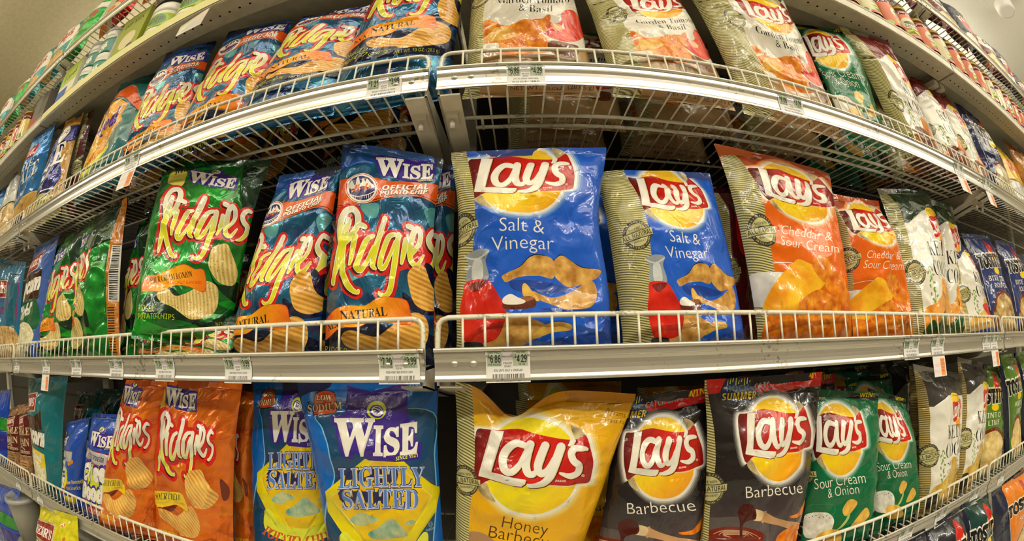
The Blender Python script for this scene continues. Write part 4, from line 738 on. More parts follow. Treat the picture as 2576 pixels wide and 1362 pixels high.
simple('lattice', C_('azure_foil', (40, 120, 190), **FOIL), C_('back_azure', (30, 80, 140)), [(C_('twist_gold', (214, 170, 90)), [blob([(-10, 104), (50, 92), (110, 100), (110, 152), (-10, 152)])]), (CHIP_M, [brush([(30, 140), (28, 112), (50, 102), (70, 112), (70, 146)], 9)]), (C_('label_blue', (30, 60, 120)), [rect(36, 118, 66, 148)]), (WHITE, [text('THE', (10, 50), (70, 50), 9, 'serif'), text('ALE', (30, 70), (90, 66), 20, 'serif'), text('Potato Chips', (16, 88), (66, 84), 6, 'serif'), text('Original', (39, 134), (63, 132), 6, 'bold')]), (C_('pinkred', (200, 50, 60)), [rect(20, 20, 66, 34)]), (WHITE, [text('UTZ', (28, 31), (58, 31), 8, 'bold')]) ])
simple('pretzel_pale', mottled('pretzel_window', (150, 110, 50), (220, 190, 130), 8), C_('back_tan', (120, 90, 50)), [(C_('pale_panel', (190, 190, 186)), [rect(-10, -5, 120, 70)]), (C_('ink_green', (30, 70, 40)), [brush([(0, 78), (60, 70), (110, 74)], 3)])])
simple('teal_natural', C_('teal_foil', (6, 104, 108), rough=.3, coat=.7, crinkle=.35), C_('back_teal', (8, 80, 92)), [(C_('band_orange', (216, 84, 20)), [seg([(-20, 22), (40, 14), (80, 22), (110, 50), (110, 64), (70, 40), (40, 36), (-20, 44)])]), (BLACK, [brush([(-20, 44), (40, 36), (70, 40), (110, 64)], 1)]), (C_('cream_text', (200, 150, 110)), [text('OFFICIAL', (10, 28), (50, 26), 5, 'bi'), text('POTATO CHIP', (8, 36), (52, 33), 4, 'bi')]),
    (C_('scroll', (222, 226, 60)), [seg([(-8, 112), (-6, 126), (40, 128), (74, 106), (66, 96), (40, 112), (14, 114)])]), (grad('burst_gold', [(0, (224, 196, 50)), (.5, (230, 170, 30)), (1, (216, 140, 20))], .8, .4, 0), [seg([(-10, 60), (20, 40), (60, 40), (84, 50), (80, 66), (88, 74), (70, 84), (60, 98), (46, 108), (30, 128), (24, 116), (6, 112), (-6, 100)])]), (C_('scroll', (222, 226, 60)), [seg([(-8, 114), (-6, 126), (40, 128), (74, 106), (68, 97), (40, 112), (14, 115)])]),
    (PURPLE, [text('All', (22, 60), (46, 56), 15, 'script', .06), text('Natural', (6, 86), (78, 72), 22, 'script', .06)]), (C_('scroll_red', (206, 90, 40)), [text('POTATO CHIPS', (0, 123), (68, 103), 7, 'serif')])])
simple('blue_gloss', C_('cobalt', (14, 70, 180)), C_('back_cobalt', (14, 50, 120)), [(C_('kelly', (30, 140, 40)), [rect(-20, 52, 120, 76)]), (C_('ice', (150, 190, 210)), [ell(30, 28, 14, 12)]), (C_('puff', (226, 140, 30)), [blob([(-10, 84), (20, 80), (30, 110), (10, 140), (-10, 140)])]), (C_('ultramarine', (40, 40, 140)), [blob([(30, 90), (100, 84), (100, 110), (50, 118)])])])
simple('herr_yellow', mottled('yellow_check', (190, 180, 20), (224, 214, 30), 18), C_('back_yellow', (180, 170, 20)), [(C_('oak', (200, 120, 30)), [ell(20 + (i * 37) % 80, 10 + (i * 23) % 60, 2, 2, n=8) for i in range(22)])] + HSIGN(6, 16, 62, 42) + [(BLACK, [text('12 Count', (4, 66), (96, 62), 19, 'bi', .09)]), (WHITE, [text('12 Count', (4, 66), (96, 62), 18, 'bi', .03)])])
simple('red_snack', C_('scarlet_foil', (200, 24, 20), **FOIL), C_('back_scarlet', (120, 20, 16)), [(C_('dark_burgundy', (90, 16, 16)), [blob([(0, 30), (60, 26), (90, 50), (80, 90), (10, 96)])]), (CREAM, [text('HOT', (8, 60), (70, 52), 16, 'bold', .04), text('CHIPS', (8, 84), (76, 78), 14, 'bold', .04), blob([(-10, 104), (40, 100), (70, 120), (40, 150), (-10, 150)])]), food(CHIP_O, [(0, 112), (36, 106), (60, 122), (36, 144), (0, 144)])])
simple('teal_snack', C_('turquoise_foil', (10, 140, 150), **FOIL), C_('back_turq', (10, 90, 100)), [(WHITE, [blob([(10, 40), (80, 30), (96, 70), (30, 84)]), rect(0, 96, 12, 150)]), (C_('rose', (180, 40, 60)), [text('Chips', (20, 70), (86, 58), 18, 'bi', .04)]), food(CHIP_M, [(20, 100), (70, 92), (96, 120), (60, 146), (24, 140)])])
simple('green_snack', C_('emerald_foil', (10, 160, 60), **FOIL), C_('back_emerald', (10, 100, 40)), [(WHITE, [rect(-10, 30, 110, 46), blob([(0, 90), (40, 80), (60, 110), (30, 140)])]), (RED, [text('Snack', (20, 70), (88, 64), 16, 'bi', .04)])])
simple('dark_snack', C_('ink_foil', (26, 28, 50), **FOIL), C_('back_ink', (30, 26, 30)), [(C_('tri_yellow', (240, 180, 30)), [blob([(40, 30), (60, 8), (80, 30), (60, 44)])]), (RO_RED, [blob([(20, 60), (80, 50), (96, 80), (30, 90)])]), (WHITE, [text('TORTILLA', (12, 70), (100, 62), 14, 'bold', .05), blob([(10, 100), (50, 96), (60, 120), (20, 130)])]), food(CHIP_S, [(50, 110), (90, 100), (104, 130), (70, 146)])])
simple('plum_snack', C_('plum_foil', (90, 20, 40), **FOIL), C_('back_plum', (60, 20, 30)), [(WHITE, [blob([(10, 30), (90, 20), (80, 60), (20, 66)])]), (C_('violet_ink', (60, 30, 90)), [text('CORN', (20, 54), (80, 46), 16, 'bold', .05)]), food(TORT, [(10, 90), (60, 80), (96, 110), (60, 140), (10, 130)])])
simple('dark_red_chips', C_('wine_print', (84, 20, 22)), C_('back_wine', (60, 20, 18)), [(RED, [blob([(34, 24), (70, 16), (96, 30), (96, 60), (40, 64)])]), (WHITE, [letter('L', (44, 28, 74, 60), 'bold', .02)])] + olive_side(20) + stamp(22, 80, 13))
simple('yellow_brown', mottled('amber_print', (200, 150, 20), (226, 190, 40), 4), C_('back_amber', (150, 100, 30)), [(C_('pale_panel', (190, 190, 186)), [rect(-10, 84, 120, 152)]), (RED, [text('Chips', (16, 60), (88, 54), 20, 'bi', .04)])])
simple('brown_bag', mottled('russet_print', (110, 60, 30), (190, 130, 50), 3), C_('back_russet', (90, 50, 30)), [(C_('sand', (210, 180, 120)), [blob([(10, 60), (60, 50), (90, 100), (40, 130)])])])
# ------------------------------------------------------------------ room
PAINT = obj_noise_mat('shelf_paint', (206, 202, 184), (222, 218, 202), 40, .38, 0, spec=.5, coat=.2, grime=.0)
PAINT_W = obj_noise_mat('wire_paint', (216, 212, 192), (232, 228, 210), 60, .35, 0, coat=.3, grime=.03)
RAILM = obj_noise_mat('rail_aluminium', (206, 203, 192), (232, 229, 218), 26, .26, .72, sx=.06, detail=5, grime=.01)
PERF = obj_noise_mat('shelf_underside', (176, 172, 152), (190, 186, 166), 50, .5)
SCUFF = flat('scuff', (96, 90, 76), .8); STEEL = flat('rivet_steel', (190, 188, 180), .3, .7); DARK = flat('back_panel_grey', (70, 66, 60), .8)
CEIL = obj_noise_mat('ceiling_tile_paint', (226, 222, 208), (234, 230, 218), 90, .9, bump=.3)
def struct(name, mb, m): o = mb.build(name, m); o['kind'] = 'structure'; return o
struct('floor', MB().box(-200, 200, -170, 60, -46.5, -46), obj_noise_mat('vinyl_floor', (176, 168, 150), (196, 190, 172), 6, .35))
cm = MB(); GR = .1
for i in range(0, 4):
    for j in range(-2, 2): cm.box(i * 72 - 40 + GR, i * 72 + 32 - GR, j * 72 + 20 + GR - 24, j * 72 + 92 - GR - 24, 90, 91)
struct('ceiling', cm, CEIL)
struct('ceiling', MB().box(-240, -40.1, -84, 116, 90, 91), obj_noise_mat('ceiling_khaki', (196, 184, 146), (206, 194, 156), 30, .9))
cg = MB()
cg.box(-240, 240, -172, 116, 90.15, 92)
struct('trim_1', cg, flat('ceiling_gap', (196, 190, 174), .8))
struct('wall_front', MB().box(-240, 240, -84, -80, -46, 92), obj_noise_mat('opposite_wall', (96, 86, 72), (150, 138, 118), 3, .7))
struct('wall_left', MB().box(-244, -240, -176, 120, -46, 92), flat('wall_cream', (214, 204, 176), .8))
struct('wall_right', MB().box(240, 244, -176, 120, -46, 92), flat('wall_cream', (214, 204, 176), .8))
struct('wall_back', MB().box(-240, 240, 116, 120, -46, 92), flat('wall_cream', (214, 204, 176), .8))
for i, (fx, fy) in enumerate(FIXTURES):
    r = empty('ceiling_light', (fx, fy, LAMP_Z), 'long fluorescent ceiling fixture hanging above the aisle', 'ceiling light', 'ceiling lights over the aisle')
    MB().box(fx - 25, fx + 25, fy - 6, fy + 6, LAMP_Z, LAMP_Z + 3).build('housing', PAINT, r, (fx, fy, LAMP_Z))
    [MB().tube([(fx + dx, fy, LAMP_Z + 3), (fx + dx, fy, 90)], .15).build('hanger', PAINT, r, (fx, fy, LAMP_Z)) for dx in (-18, 18)]
# small round spotlight at the upper right of the ceiling
sx, sy = 137.0, 21.0
r = empty('spotlight', (sx, sy, 90), 'small white round spotlight on the pale ceiling above the dark snack bags', 'spotlight')
MB().lathe([(0, 0), (3.6, 0), (4.2, -.8), (4.2, -3.0), (3.6, -3.6), (2.6, -3.6)], (sx, sy, 90)).build('housing', flat('spot_white', (240, 236, 230), .4), r, (sx, sy, 90))
MB().lathe([(2.6, -3.5), (1.6, -3.2), (0, -3.1)], (sx, sy, 90)).build('lens', flat('spot_lens', (24, 20, 40), .2), r, (sx, sy, 90))

# ------------------------------------------------------------------ gondola shelving
BAYS = [(-147.6, -100.1), (-99.8, -52.3), (-51.95, -4.3), (-3.85, 43.75), (44.05, 91.6), (91.9, 139.4)]
NAMES = ['far left', 'second from left', 'centre left', 'centre right', 'second from right', 'far right']
def rail_prof(z0, y=19.34):
    F = [(y, z0), (y, z0 + .10), (y + .09, z0 + .13), (y + .14, z0 + .26), (y + .175, z0 + .45), (y + .185, z0 + .65), (y + .17, z0 + .85), (y + .12, z0 + 1.02), (y + .05, z0 + 1.06), (y + .05, z0 + 1.30)]
    Tt = [(y + .03 + .11 * math.cos(t), z0 + 1.40 + .11 * math.sin(t)) for t in np.linspace(-2.4, -5.4, 9)]
    return F + Tt + [(y + .22, z0 + 1.30), (y + .26, z0 + .9), (y + .26, z0 + .3), (y + .12, z0 + .0)]
def face_y(z, z0, y=19.34):
    P = rail_prof(z0, y)[2:10]; return float(np.interp(z, [p[1] for p in P], [p[0] for p in P]))
def arm(mb, x, sgn, z0, y0, y1):
    """cantilever bracket: vertical plate with turned-in flange below the wires"""
    a, b = (x, x + .12) if sgn > 0 else (x - .12, x); w = (x, x + 1.15) if sgn > 0 else (x - 1.15, x)
    n = 10; V = []; 
    for k in range(n + 1):
        t = k / n; y = y0 + (y1 - y0) * t; dz = .72 + 1.5 * min(1, t * 2.2)
        for xx in (a, b): V += [(xx, y, z0 + .42), (xx, y, z0 + .42 - dz)]
    F = []
    for k in range(n):
        i = 4 * k; F += [(i, i + 1, i + 5, i + 4), (i + 2, i + 6, i + 7, i + 3), (i, i + 4, i + 6, i + 2), (i + 1, i + 3, i + 7, i + 5)]
    F += [(0, 2, 3, 1), (4 * n, 4 * n + 1, 4 * n + 3, 4 * n + 2)]; mb.add(V, F)
    V = []
    for k in range(n + 1):
        t = k / n; y = y0 + (y1 - y0) * t; dz = .72 + 1.5 * min(1, t * 2.2); z = z0 + .42 - dz
        for xx in w: V += [(xx, y, z), (xx, y, z + .1)]
    mb.add(V, F); cx = (w[0] + w[1]) / 2
    if z0 > 0: mb.box(cx - .3, cx + .3, y0 + 1.3, y0 + 3.0, z0 + .42 - 1.35, z0 + .42 - .9); mb.tube([(cx, y0 + 1.5, z0 + .42 - 1.5), (cx, y0 + 1.5, z0 + .42 - 1.95)], .14, 10)
def wire_bay(bi, z0, lvl, fence=True, y=19.34, back=36.0):
    x0, x1 = BAYS[bi]; O = ((x0 + x1) / 2, y, z0)
    rt = empty('wire_shelf', O, '%s white wire shelf, %s' % (NAMES[bi], lvl), 'shelf')
    mb = MB().extrude_x(rail_prof(z0, y), x0, x1, 0)
    ob = mb.build('price_rail', RAILM, rt, O)
    for xx in (x0 + .9, x0 + 1.75, x1 - .9, x1 - 1.75):
        zz = z0 + .78; yy = face_y(zz, z0, y); V = [(xx + r * math.cos(t), yy - h, zz + r * math.sin(t)) for r, h in ((.17, -.01), (.13, .05), (.0001, .07)) for t in np.linspace(0, 2 * math.pi, 12, endpoint=False)]
        MB().add(V, [(i * 12 + j, i * 12 + (j + 1) % 12, (i + 1) * 12 + (j + 1) % 12, (i + 1) * 12 + j) for i in range(2) for j in range(12)], smooth=True).build('rivet', STEEL, ob, O)
    if fence:
        zt = z0 + 2.98; yb, yt = y + .30, y + .62; r = .125; fb = z0 + 1.25
        pts = [(x0 + .12, yb, z0 + .2), (x0 + .12, yb + .05, fb), (x0 + .12, yt - .04, zt - .75), (x0 + .17, yt - .01, zt - .40), (x0 + .32, yt, zt - .22), (x0 + .6, yt, zt - r), (x1 - .6, yt, zt - r), (x1 - .32, yt, zt - .22), (x1 - .17, yt - .01, zt - .40), (x1 - .12, yt - .04, zt - .75), (x1 - .12, yb + .05, fb), (x1 - .12, yb, z0 + .2)]
        fe = MB().tube(pts, r, 10).build('fence_wire', PAINT_W, rt, O)
        fo = fe; n = int(round(x1 - x0)); n = 46; a = x0 + 1.28; st = (x1 - 1.28 - a) / (n - 1) 
        pk = MB().tube([(0, yb - .02 - O[1], fb - .3 - O[2]), (0, yt - .10 - O[1], zt - r - .02 - O[2])], .062, 7); V = np.concatenate(pk.v)
        me = bpy.data.meshes.new('fence_picket'); me.from_pydata((V * S).tolist(), [], pk.f); me.materials.append(PAINT_W); me.polygons.foreach_set('use_smooth', [True] * len(pk.f))
        for k in range(n):
            p = link('fence_picket', me, fe, Vector(((a + k * st - O[0]) * S, 0, 0)))
    dk = MB(); n = int(round(x1 - x0))
    for k in range(n): xx = x0 + .58 + k * (x1 - x0 - 1.18) / (n - 1); dk.tube([(xx, y + .2, z0 + .50), (xx, back, z0 + .50)], .058, 6)
    for yy in (y + .32, back - .2, y + 11): dk.tube([(x0 + .1, yy, z0 + .36), (x1 - .1, yy, z0 + .36)], .1, 8)
    dk.build('wire_deck', PAINT_W, rt, O)
    cr = MB().tube([(x0 + 1.0, y + 4.2, z0 + .33), (x1 - 1.0, y + 4.2, z0 + .33)], .13, 8); cr.build('cross_rod', PAINT_W, rt, O)
    cr = MB().tube([(x0 + 1.55, y + 5.2, z0 + .15), (x1 - 1.55, y + 5.2, z0 + .15)], .13, 8)
    for xx in np.arange(x0 + 2, x1 - 1, 11.2): cr.tube([(xx, y + 4.0, z0 + .3), (xx, y + 5.35, z0 + .1)], .09, 6)
    cr.build('cross_rod', PAINT_W, rt, O)
    for xx, sg_ in ((x0 + .05, 1), (x1 - .05, -1)):
        ab = MB(); arm(ab, xx, sg_, z0, y + .28, back + .6); ab.build('bracket', PAINT, rt, O)
    return rt
LV = [(2, 'level just above the camera, holding the upper row of chip bags'), (1, 'at camera height, holding the middle row of chip bags'), (0, 'below the camera, holding the lower row of chip bags')]
for bi in range(6):
    for z0, lvl, fence in ((12.45, 'in the tier under the perforated shelf', True), (-2.0, 'in the tier at camera height', True), (-15.7, 'in the tier below camera height', True)):
        if bi in (0, 5) and z0 < 0: continue
        wire_bay(bi, z0, lvl, fence)
    wire_bay(bi, 33.9, 'in the topmost tier with no fence', False, y=17.9)
    x0, x1 = BAYS[bi]; O = ((x0 + x1) / 2, 18.6, 25.2)
    rt = empty('perforated_shelf', O, '%s solid metal shelf with a perforated underside carrying jars' % NAMES[bi], 'shelf')
    dk = MB().box(x0, x1, 18.75, 36, 26.35, 26.45).box(x0, x1, 21.3, 21.4, 25.2, 26.35).box(x0, x0 + .1, 18.7, 36, 25.3, 26.4).box(x1 - .1, x1, 18.7, 36, 25.3, 26.4)
    dk.build('deck', PERF, rt, O)
    # perforated strip below the lip: real holes cut in the sheet
    nh = int(x1 - x0) - 1; dr = [(BLACK, [ell(.9 + k * 1.0, 1.55, .115, n=12) for k in range(nh)])]
    P, T, mi, c, mt = lay_out('perf%d' % bi, dr, PERF, (0, round(x1 - x0, 3)), 3.9, H=2.75, holes=BLACK)
    XYZ = np.stack([x0 + P[:, 0], 18.6 + P[:, 1], np.full(len(P), 25.22)], 1)
    link('perforated_strip', mesh_from('perforated_strip', XYZ, T, mi, mt, P / 10, O, False), rt)
    MB().box(x0 + .15, x1 - .15, 18.9, 21.2, 25.45, 25.5).build('hole_shade_backing', flat('hole_shade_dark', (24, 22, 20), .9), rt, O)  # near-black sheet added behind the holes, its colour standing in for shade inside
    lp = MB().extrude_x([(18.6, 25.18), (18.52, 25.2), (18.50, 25.3), (18.58, 25.4), (18.64, 26.2), (18.56, 26.32), (18.56, 26.42), (18.72, 26.46), (18.80, 26.3), (18.76, 25.2)], x0, x1).build('shelf_lip', PAINT, rt, O)
    for xx, sg_ in ((x0 + .1, 1), (x1 - 1.0, 1)): MB().box(xx, xx + .9, 21.6, 36.3, 24.5, 25.15).build('bracket', PAINT, rt, O)
    # base deck
    O = ((x0 + x1) / 2, 15, -28.2)
    rt = empty('base_shelf', O, '%s base shelf with a pale kick plate, lowest tier near the floor' % NAMES[bi], 'shelf')
    MB().box(x0, x1, 15.2, 36, -28.3, -28.1).build('deck', PAINT, rt, O); MB().box(x0, x1, 15.6, 15.9, -46, -28.3).build('kick_plate', PERF, rt, O)
    MB().extrude_x([(15.0, -29.6), (14.95, -29.5), (15.1, -29.0), (15.1, -28.5), (15.0, -28.2), (15.2, -28.05), (15.3, -28.1), (15.3, -29.6)], x0, x1).build('price_rail', RAILM, rt, O)
    bk = MB().box(x0, x1, 36.6, 36.9, -46, 46); bo = bk.build('gondola_back', DARK); tag(bo, '%s dark back panel behind the shelves' % NAMES[bi], 'back panel')
for xx, nm in ((-148.0, 'leftmost'), (-100.0, 'second'), (-52.2, 'third'), (-4.1, 'central'), (43.7, 'fifth'), (91.0, 'sixth'), (138.5, 'rightmost')):
    up = MB().box(xx - .8, xx + .8, 35.6, 36.55, -46, 47)
    for k in range(0, 88, 1): pass
    tag(up.build('upright_post', PAINT), '%s steel upright post between the shelf bays, behind the bags' % nm, 'shelf post')

# ------------------------------------------------------------------ shelf tickets
TAGP = flat('ticket_paper', (226, 224, 222), .55); TAGG = flat('ticket_green', (176, 188, 164), .55); TAGV = flat('ticket_lilac', (206, 198, 204), .55); INK = flat('ticket_ink', (30, 30, 30), .6); ORG = flat('ticket_orange', (236, 150, 84), .55); PINK = flat('ticket_pink', (236, 176, 160), .55)
def ticket_art(unit, pay, size, code, desc):
    rn = random.Random(code + desc); bars = []; x = 6.0
    while x < 34: w = rn.choice((.25, .4, .7)); bars.append(rect(x, 20.6, x + w, 24.6)); x += w + rn.choice((.3, .5, .8))
    return [(TAGG, [rect(1, .6, 14.5, 14), rect(24.5, .6, 38, 14)]), (TAGV, [rect(14.5, .6, 24.5, 9)]),
            (INK, [text('UNIT PRICE', (2.2, 2.9), (13.6, 2.9), 1.9, 'bold'), text('YOU PAY', (27, 2.9), (36, 2.9), 1.9, 'bold'), text('$', (2.2, 6.6), (3.9, 6.6), 3.2, 'bold'), text(unit, (4.1, 10.9), (13.4, 10.9), 6.8, 'bold'),
                   text('$', (26.0, 6.6), (27.7, 6.6), 3.2, 'bold'), text(pay, (28, 10.9), (37, 10.9), 6.8, 'bold'), text('PER POUND', (2.4, 13.4), (13.4, 13.4), 1.8, 'bold'), text(size, (29.5, 13.2), (35.5, 13.2), 1.8, 'bold'),
                   text(code[:7], (16, 12.4), (23.4, 12.4), 1.8, 'bold'), text(code[7:], (16.6, 15), (22.8, 15), 1.8, 'bold'), text(desc, (7, 18.6), (33, 18.6), 2.0, 'bold'), text('6/01/12  ' + code[7:] + '20431  001', (9, 27.2), (31, 27.2), 1.5, 'sans')] + bars)]
def ticket(x, z0, art, key, label, w=1.95, y=19.34, drop=0.0, H=28.0):
    P, T, mi, c, mt = lay_out('tk' + key, art, TAGP, (0, 40), 3.0, H=H)
    sc = 1.42 / 28; zt = z0 + 1.34; Z = zt - P[:, 1] * sc; X = x + (P[:, 0] - 20) / 40 * w
    Y = np.array([face_y(max(z, z0 + .16), z0, y) - .035 for z in Z]) - np.clip(z0 + .16 - Z, 0, 9) * .25 - .02 * 0
    Y = np.minimum(Y, face_y(zt, z0, y) - .0 + .14); O = (x, y, z0)
    rt = empty('sale_tag' if H > 30 else 'price_tag', O, label, 'price tag', 'tickets in the shelf rails')
    bk = lay_out('bk%g' % H, [], TAGP, (0, 40), 3.0, H=H)
    link('ticket', mesh_from('ticket', np.stack([X, Y, Z], 1), T, mi, mt, P / 40, O), rt); return rt
_ta = {}
def std_art(u, p, s, c, d):
    k = (u, p, s, c, d)
    if k not in _ta: _ta[k] = ticket_art(*k)
    return _ta[k]
def sale_art(base):
    return base + [(TAGP, [rect(0, 28, 40, 54)]), (ORG, [rect(23, 30, 37, 53)]), (PINK, [text('MARKET', (3, 41), (22, 41), 4.2, 'sans'), text('SPECIAL', (3, 49), (22, 49), 4.2, 'sans')]), (flat('ticket_rust', (170, 84, 50), .6), [text('SALE', (25, 33.6), (35, 33.6), 2.6, 'bold'), text('2/$5.00', (24, 39), (36, 39), 4, 'bold'), text('SAVE', (26, 43.4), (34, 43.4), 2.6, 'bold'), text('49¢', (26, 48.4), (34, 48.4), 4, 'bold')])]
TK = [ # px, py on the rail, tier z0, sale?, unit, pay, size, code, desc, where
 (1002, 928, -2.0, 0, '7.30', '3.99', '8.75 OZ', 'WIFOOD1028143', 'WISE HONEY BBQ POTATO CHIPS', 'nearest the right end of the centre left camera height shelf'),
 (595, 930, -2.0, 0, '7.30', '3.99', '8.75 OZ', 'WIFOOD1028144', 'WISE BBQ POTATO CHIPS', 'second from the right end of the centre left camera height shelf'),
 (411, 928, -2.0, 0, '7.30', '3.99', '8.75 OZ', 'WIFOOD1028144', 'WISE BBQ POTATO CHIPS', 'below the hanging corner of the green bag'),
 (289, 924, -2.0, 0, '7.30', '3.99', '8.75 OZ', 'WIFOOD1028147', 'WISE POTATO CHIPS', 'below the foil green bag showing a barcode'),
 (189, 920, -2.0, 0, '7.30', '3.99', '8.75 OZ', 'WIFOOD1028151', 'WISE POTATO CHIPS', 'below the second green bag from the popcorn'),
 (113, 916, -2.0, 1, '6.10', '3.49', '9 OZ', 'HERFOO1028333', 'POPCORN LIGHT', 'with an orange flap, above the teal popcorn bag'),
 (40, 914, -2.0, 0, '6.10', '3.49', '9 OZ', 'HERFOO1028334', 'POPCORN', 'at the left end of the centre left camera height rail'),
 (1278, 924, -2.0, 0, '6.86', '4.29', '10 OZ', 'FRLAYI1003425', "XXL LAY'S SALT & VINEGAR", 'below the front blue salt and vinegar bag'),
 (2296, 872, -2.0, 0, '6.86', '4.29', '10 OZ', 'FRLAYI1003426', "XXL LAY'S CHEDDAR", 'rubbed and faded, right of the cheddar bags'),
 (2362, 866, -2.0, 1, '6.86', '4.29', '10 OZ', 'FRLAYI1003427', "LAY'S KETTLE", 'with an orange flap, above the first kettle cooked pepper bag'),
 (2484, 856, -2.0, 0, '5.20', '3.99', '9 OZ', 'FRLAYI1003511', 'TOSTITOS BITE SIZE', 'just left of the right hand rail joint'),
 (2503, 854, -2.0, 1, '5.20', '3.99', '9 OZ', 'FRLAYI1003512', 'TOSTITOS', 'with an orange flap, at the right hand rail joint at camera height'),
 (964, 215, 12.45, 0, '7.21', '3.99', '8.85 OZ', 'WIFOOD1028150', 'RIDGIES CHEDDAR & SR CREAM', 'on the upper rail left of the centre joint'),
 (330, 400, 12.45, 1, '7.30', '3.99', '8.75 OZ', 'WIFOOD1028149', 'ALL NATURAL CHIPS', 'with a flap hanging below the teal bag on the upper rail'),
 (1323, 190, 12.45, 0, '6.86', '4.29', '10 OZ', 'FRLAYI1003287', "LAY'S XXL GARDEN TOMATO BASIL", 'on the upper rail below the front tomato bag'),
 (1995, 268, 12.45, 0, '6.86', '4.29', '10 OZ', 'FRLAYI1003288', "LAY'S XXL SOUR CREAM ONION", 'on the upper rail below the green onion bag'),
 (2416, 432, 12.45, 1, '6.86', '4.29', '10 OZ', 'FRLAYI1003290', "LAY'S KETTLE MAPLE", 'with an orange flap, below the last maple bag'),
 (2489, 488, 12.45, 1, '6.86', '4.29', '10 OZ', 'FRLAYI1003291', "TOSTITOS", 'with an orange flap, right of the upper rail joint'),
 (2283, 1342, -15.7, 0, '6.86', '4.29', '10 OZ', 'FRLAYI1003301', "LAY'S SOUR CREAM", 'on the lower rail below the second green onion bag'),
 (2372, 1290, -15.7, 1, '6.86', '4.29', '10 OZ', 'FRLAYI1003302', "KETTLE PEPPER", 'with an orange flap on the lower rail below the kettle pepper bags'),
 (2458, 1226, -15.7, 1, '6.86', '4.29', '10 OZ', 'FRLAYI1003303', "KETTLE PEPPER", 'with an orange flap on the lower rail left of the right hand joint'),
 (2520, 1205, -15.7, 0, '5.20', '3.99', '9 OZ', 'FRLAYI1003304', "TOSTITOS LIME", 'on the lower rail right of the right hand joint'),
 (100, 1265, -15.7, 0, '6.10', '3.49', '9 OZ', 'HERFOO1028340', 'CHEEZ DOODLES', 'on the lower rail just right of the left hand joint'),
 (45, 1225, -15.7, 0, '6.10', '3.49', '9 OZ', 'HERFOO1028341', 'PRETZEL STICKS', 'on the lower rail left of the left hand joint'),
]
for px_, py_, z0, sale, u_, p_, s_, c_, d_, where in TK:
    x = at(px_, py_, 19.34)[0]; a = std_art(u_, p_, s_, c_, d_)
    ticket(x, z0, sale_art(a) if sale else a, '%d%s%s' % (sale, c_, d_), 'price ticket %s' % where, H=54.0 if sale else 28.0)

# ------------------------------------------------------------------ the bags
G_UP, G_MID, G_LOW, G_BASE, G_TOP = 'chip bags on the upper wire shelf', 'chip bags on the camera height shelf', 'chip bags on the lower wire shelf', 'bags on the base shelf', 'bags on the topmost shelf'
K = make_bag
def mk(art, quad, Y, deck, win, label, group, d=1.2, seed=1, key=None, **k):
    fine = k.pop('fine', 1.0); yr = k.pop('yr', (0.0, 150.0)); b = Bag(quad, Y, deck, d, seed=seed, **k); a = ART[art]
    return make_bag(key or art, a, b, win, label, group, fine=fine, yr=yr)
K('sv1', ART['sv1'], B['sv1'], (-5, 100), 'large blue salt and vinegar chip bag standing directly right of the centre joint', G_MID)
K('rb1', ART['rb1'], B['rb1'], (-2, 100), 'tall blue foil ridged bag with orange band, left of the joint at camera height', G_MID)
K('rg1', ART['rg1'], B['rg1'], (0, 100), 'green foil ridged bag leaning out with its lower corner hanging over the fence', G_MID)
K('ro1', ART['ro1'], B['ro1'], (0, 100), 'orange foil ridged cheddar bag, the fuller one nearer the centre of the lower shelf', G_LOW)
K('ls1', ART['ls1'], B['ls1'], (-2, 100), 'bright blue lightly salted bag with yellow diamond and low sodium badge, front of its pair', G_LOW)
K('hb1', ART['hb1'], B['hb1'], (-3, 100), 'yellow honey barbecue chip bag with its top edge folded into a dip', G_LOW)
K('bq2', ART['bq2'], B['bq2'], (-16, 100), 'black barbecue chip bag with red top band and summer badge, right one of the two', G_LOW)
K('gr1', ART['gr1'], B['gr1'], (-4, 100), 'green sour cream and onion bag on the lower shelf touching the black barbecue bag', G_LOW)
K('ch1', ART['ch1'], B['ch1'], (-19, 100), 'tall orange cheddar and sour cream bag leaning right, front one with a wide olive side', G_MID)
K('tb1', ART['tb1'], B['tb1'], (-8, 100), 'white garden tomato and basil bag nearest the centre joint, logo out of frame', G_UP)
K('tb1', ART['tb1'], B['tb3'], (-26, 97), 'white garden tomato and basil bag leaning right with its all natural stamp in full view', G_UP)
K('kettle_pepper', ART['kettle_pepper'], B['kt1'], (8, 100), 'kettle cooked cracked pepper bag with a grey top, left one of the pair', G_LOW)
# camera height shelf
mk('sv1', [(1498, 432), (1785, 436), (1882, 870), (1562, 880)], (23.0, 21.8), MID, (-22, 98), 'blue salt and vinegar bag leaning back, second from the centre joint', G_MID, 1.3, 31)
mk('rb1', [(706, 446), (860, 416), (812, 880), (578, 880)], (22.9, 21.8), MID, (14, 104), 'blue foil ridged chip bag tucked between the green bag and the tall blue one', G_MID, 1.2, 32, wr=1.7)
mk('rb1', [(1040, 420), (1150, 412), (1140, 880), (1010, 880)], 24.6, MID, (40, 100), 'shadowed blue foil ridged bag behind the tall blue one by the centre joint', G_MID, 1.0, 33)
mk('rg1', [(350, 805), (604, 795), (592, 880), (345, 885)], (22.2, 21.6), MID, (0, 100), 'green foil bag lying low behind the fence under the leaning green bag', G_MID, .9, 34, wr=1.9)
mk('rg1', [(212, 566), (324, 498), (304, 840), (182, 850)], (22.5, 21.8), MID, (56, 134), 'green foil ridged bag turned sideways with a gold barcode seam at its right edge', G_MID, 1.2, 35, wr=2.0)
mk('rg1', [(142, 622), (222, 560), (200, 845), (106, 850)], (22.6, 21.8), MID, (40, 104), 'green foil ridged bag directly right of the popcorn bag', G_MID, 1.1, 36, wr=1.8)
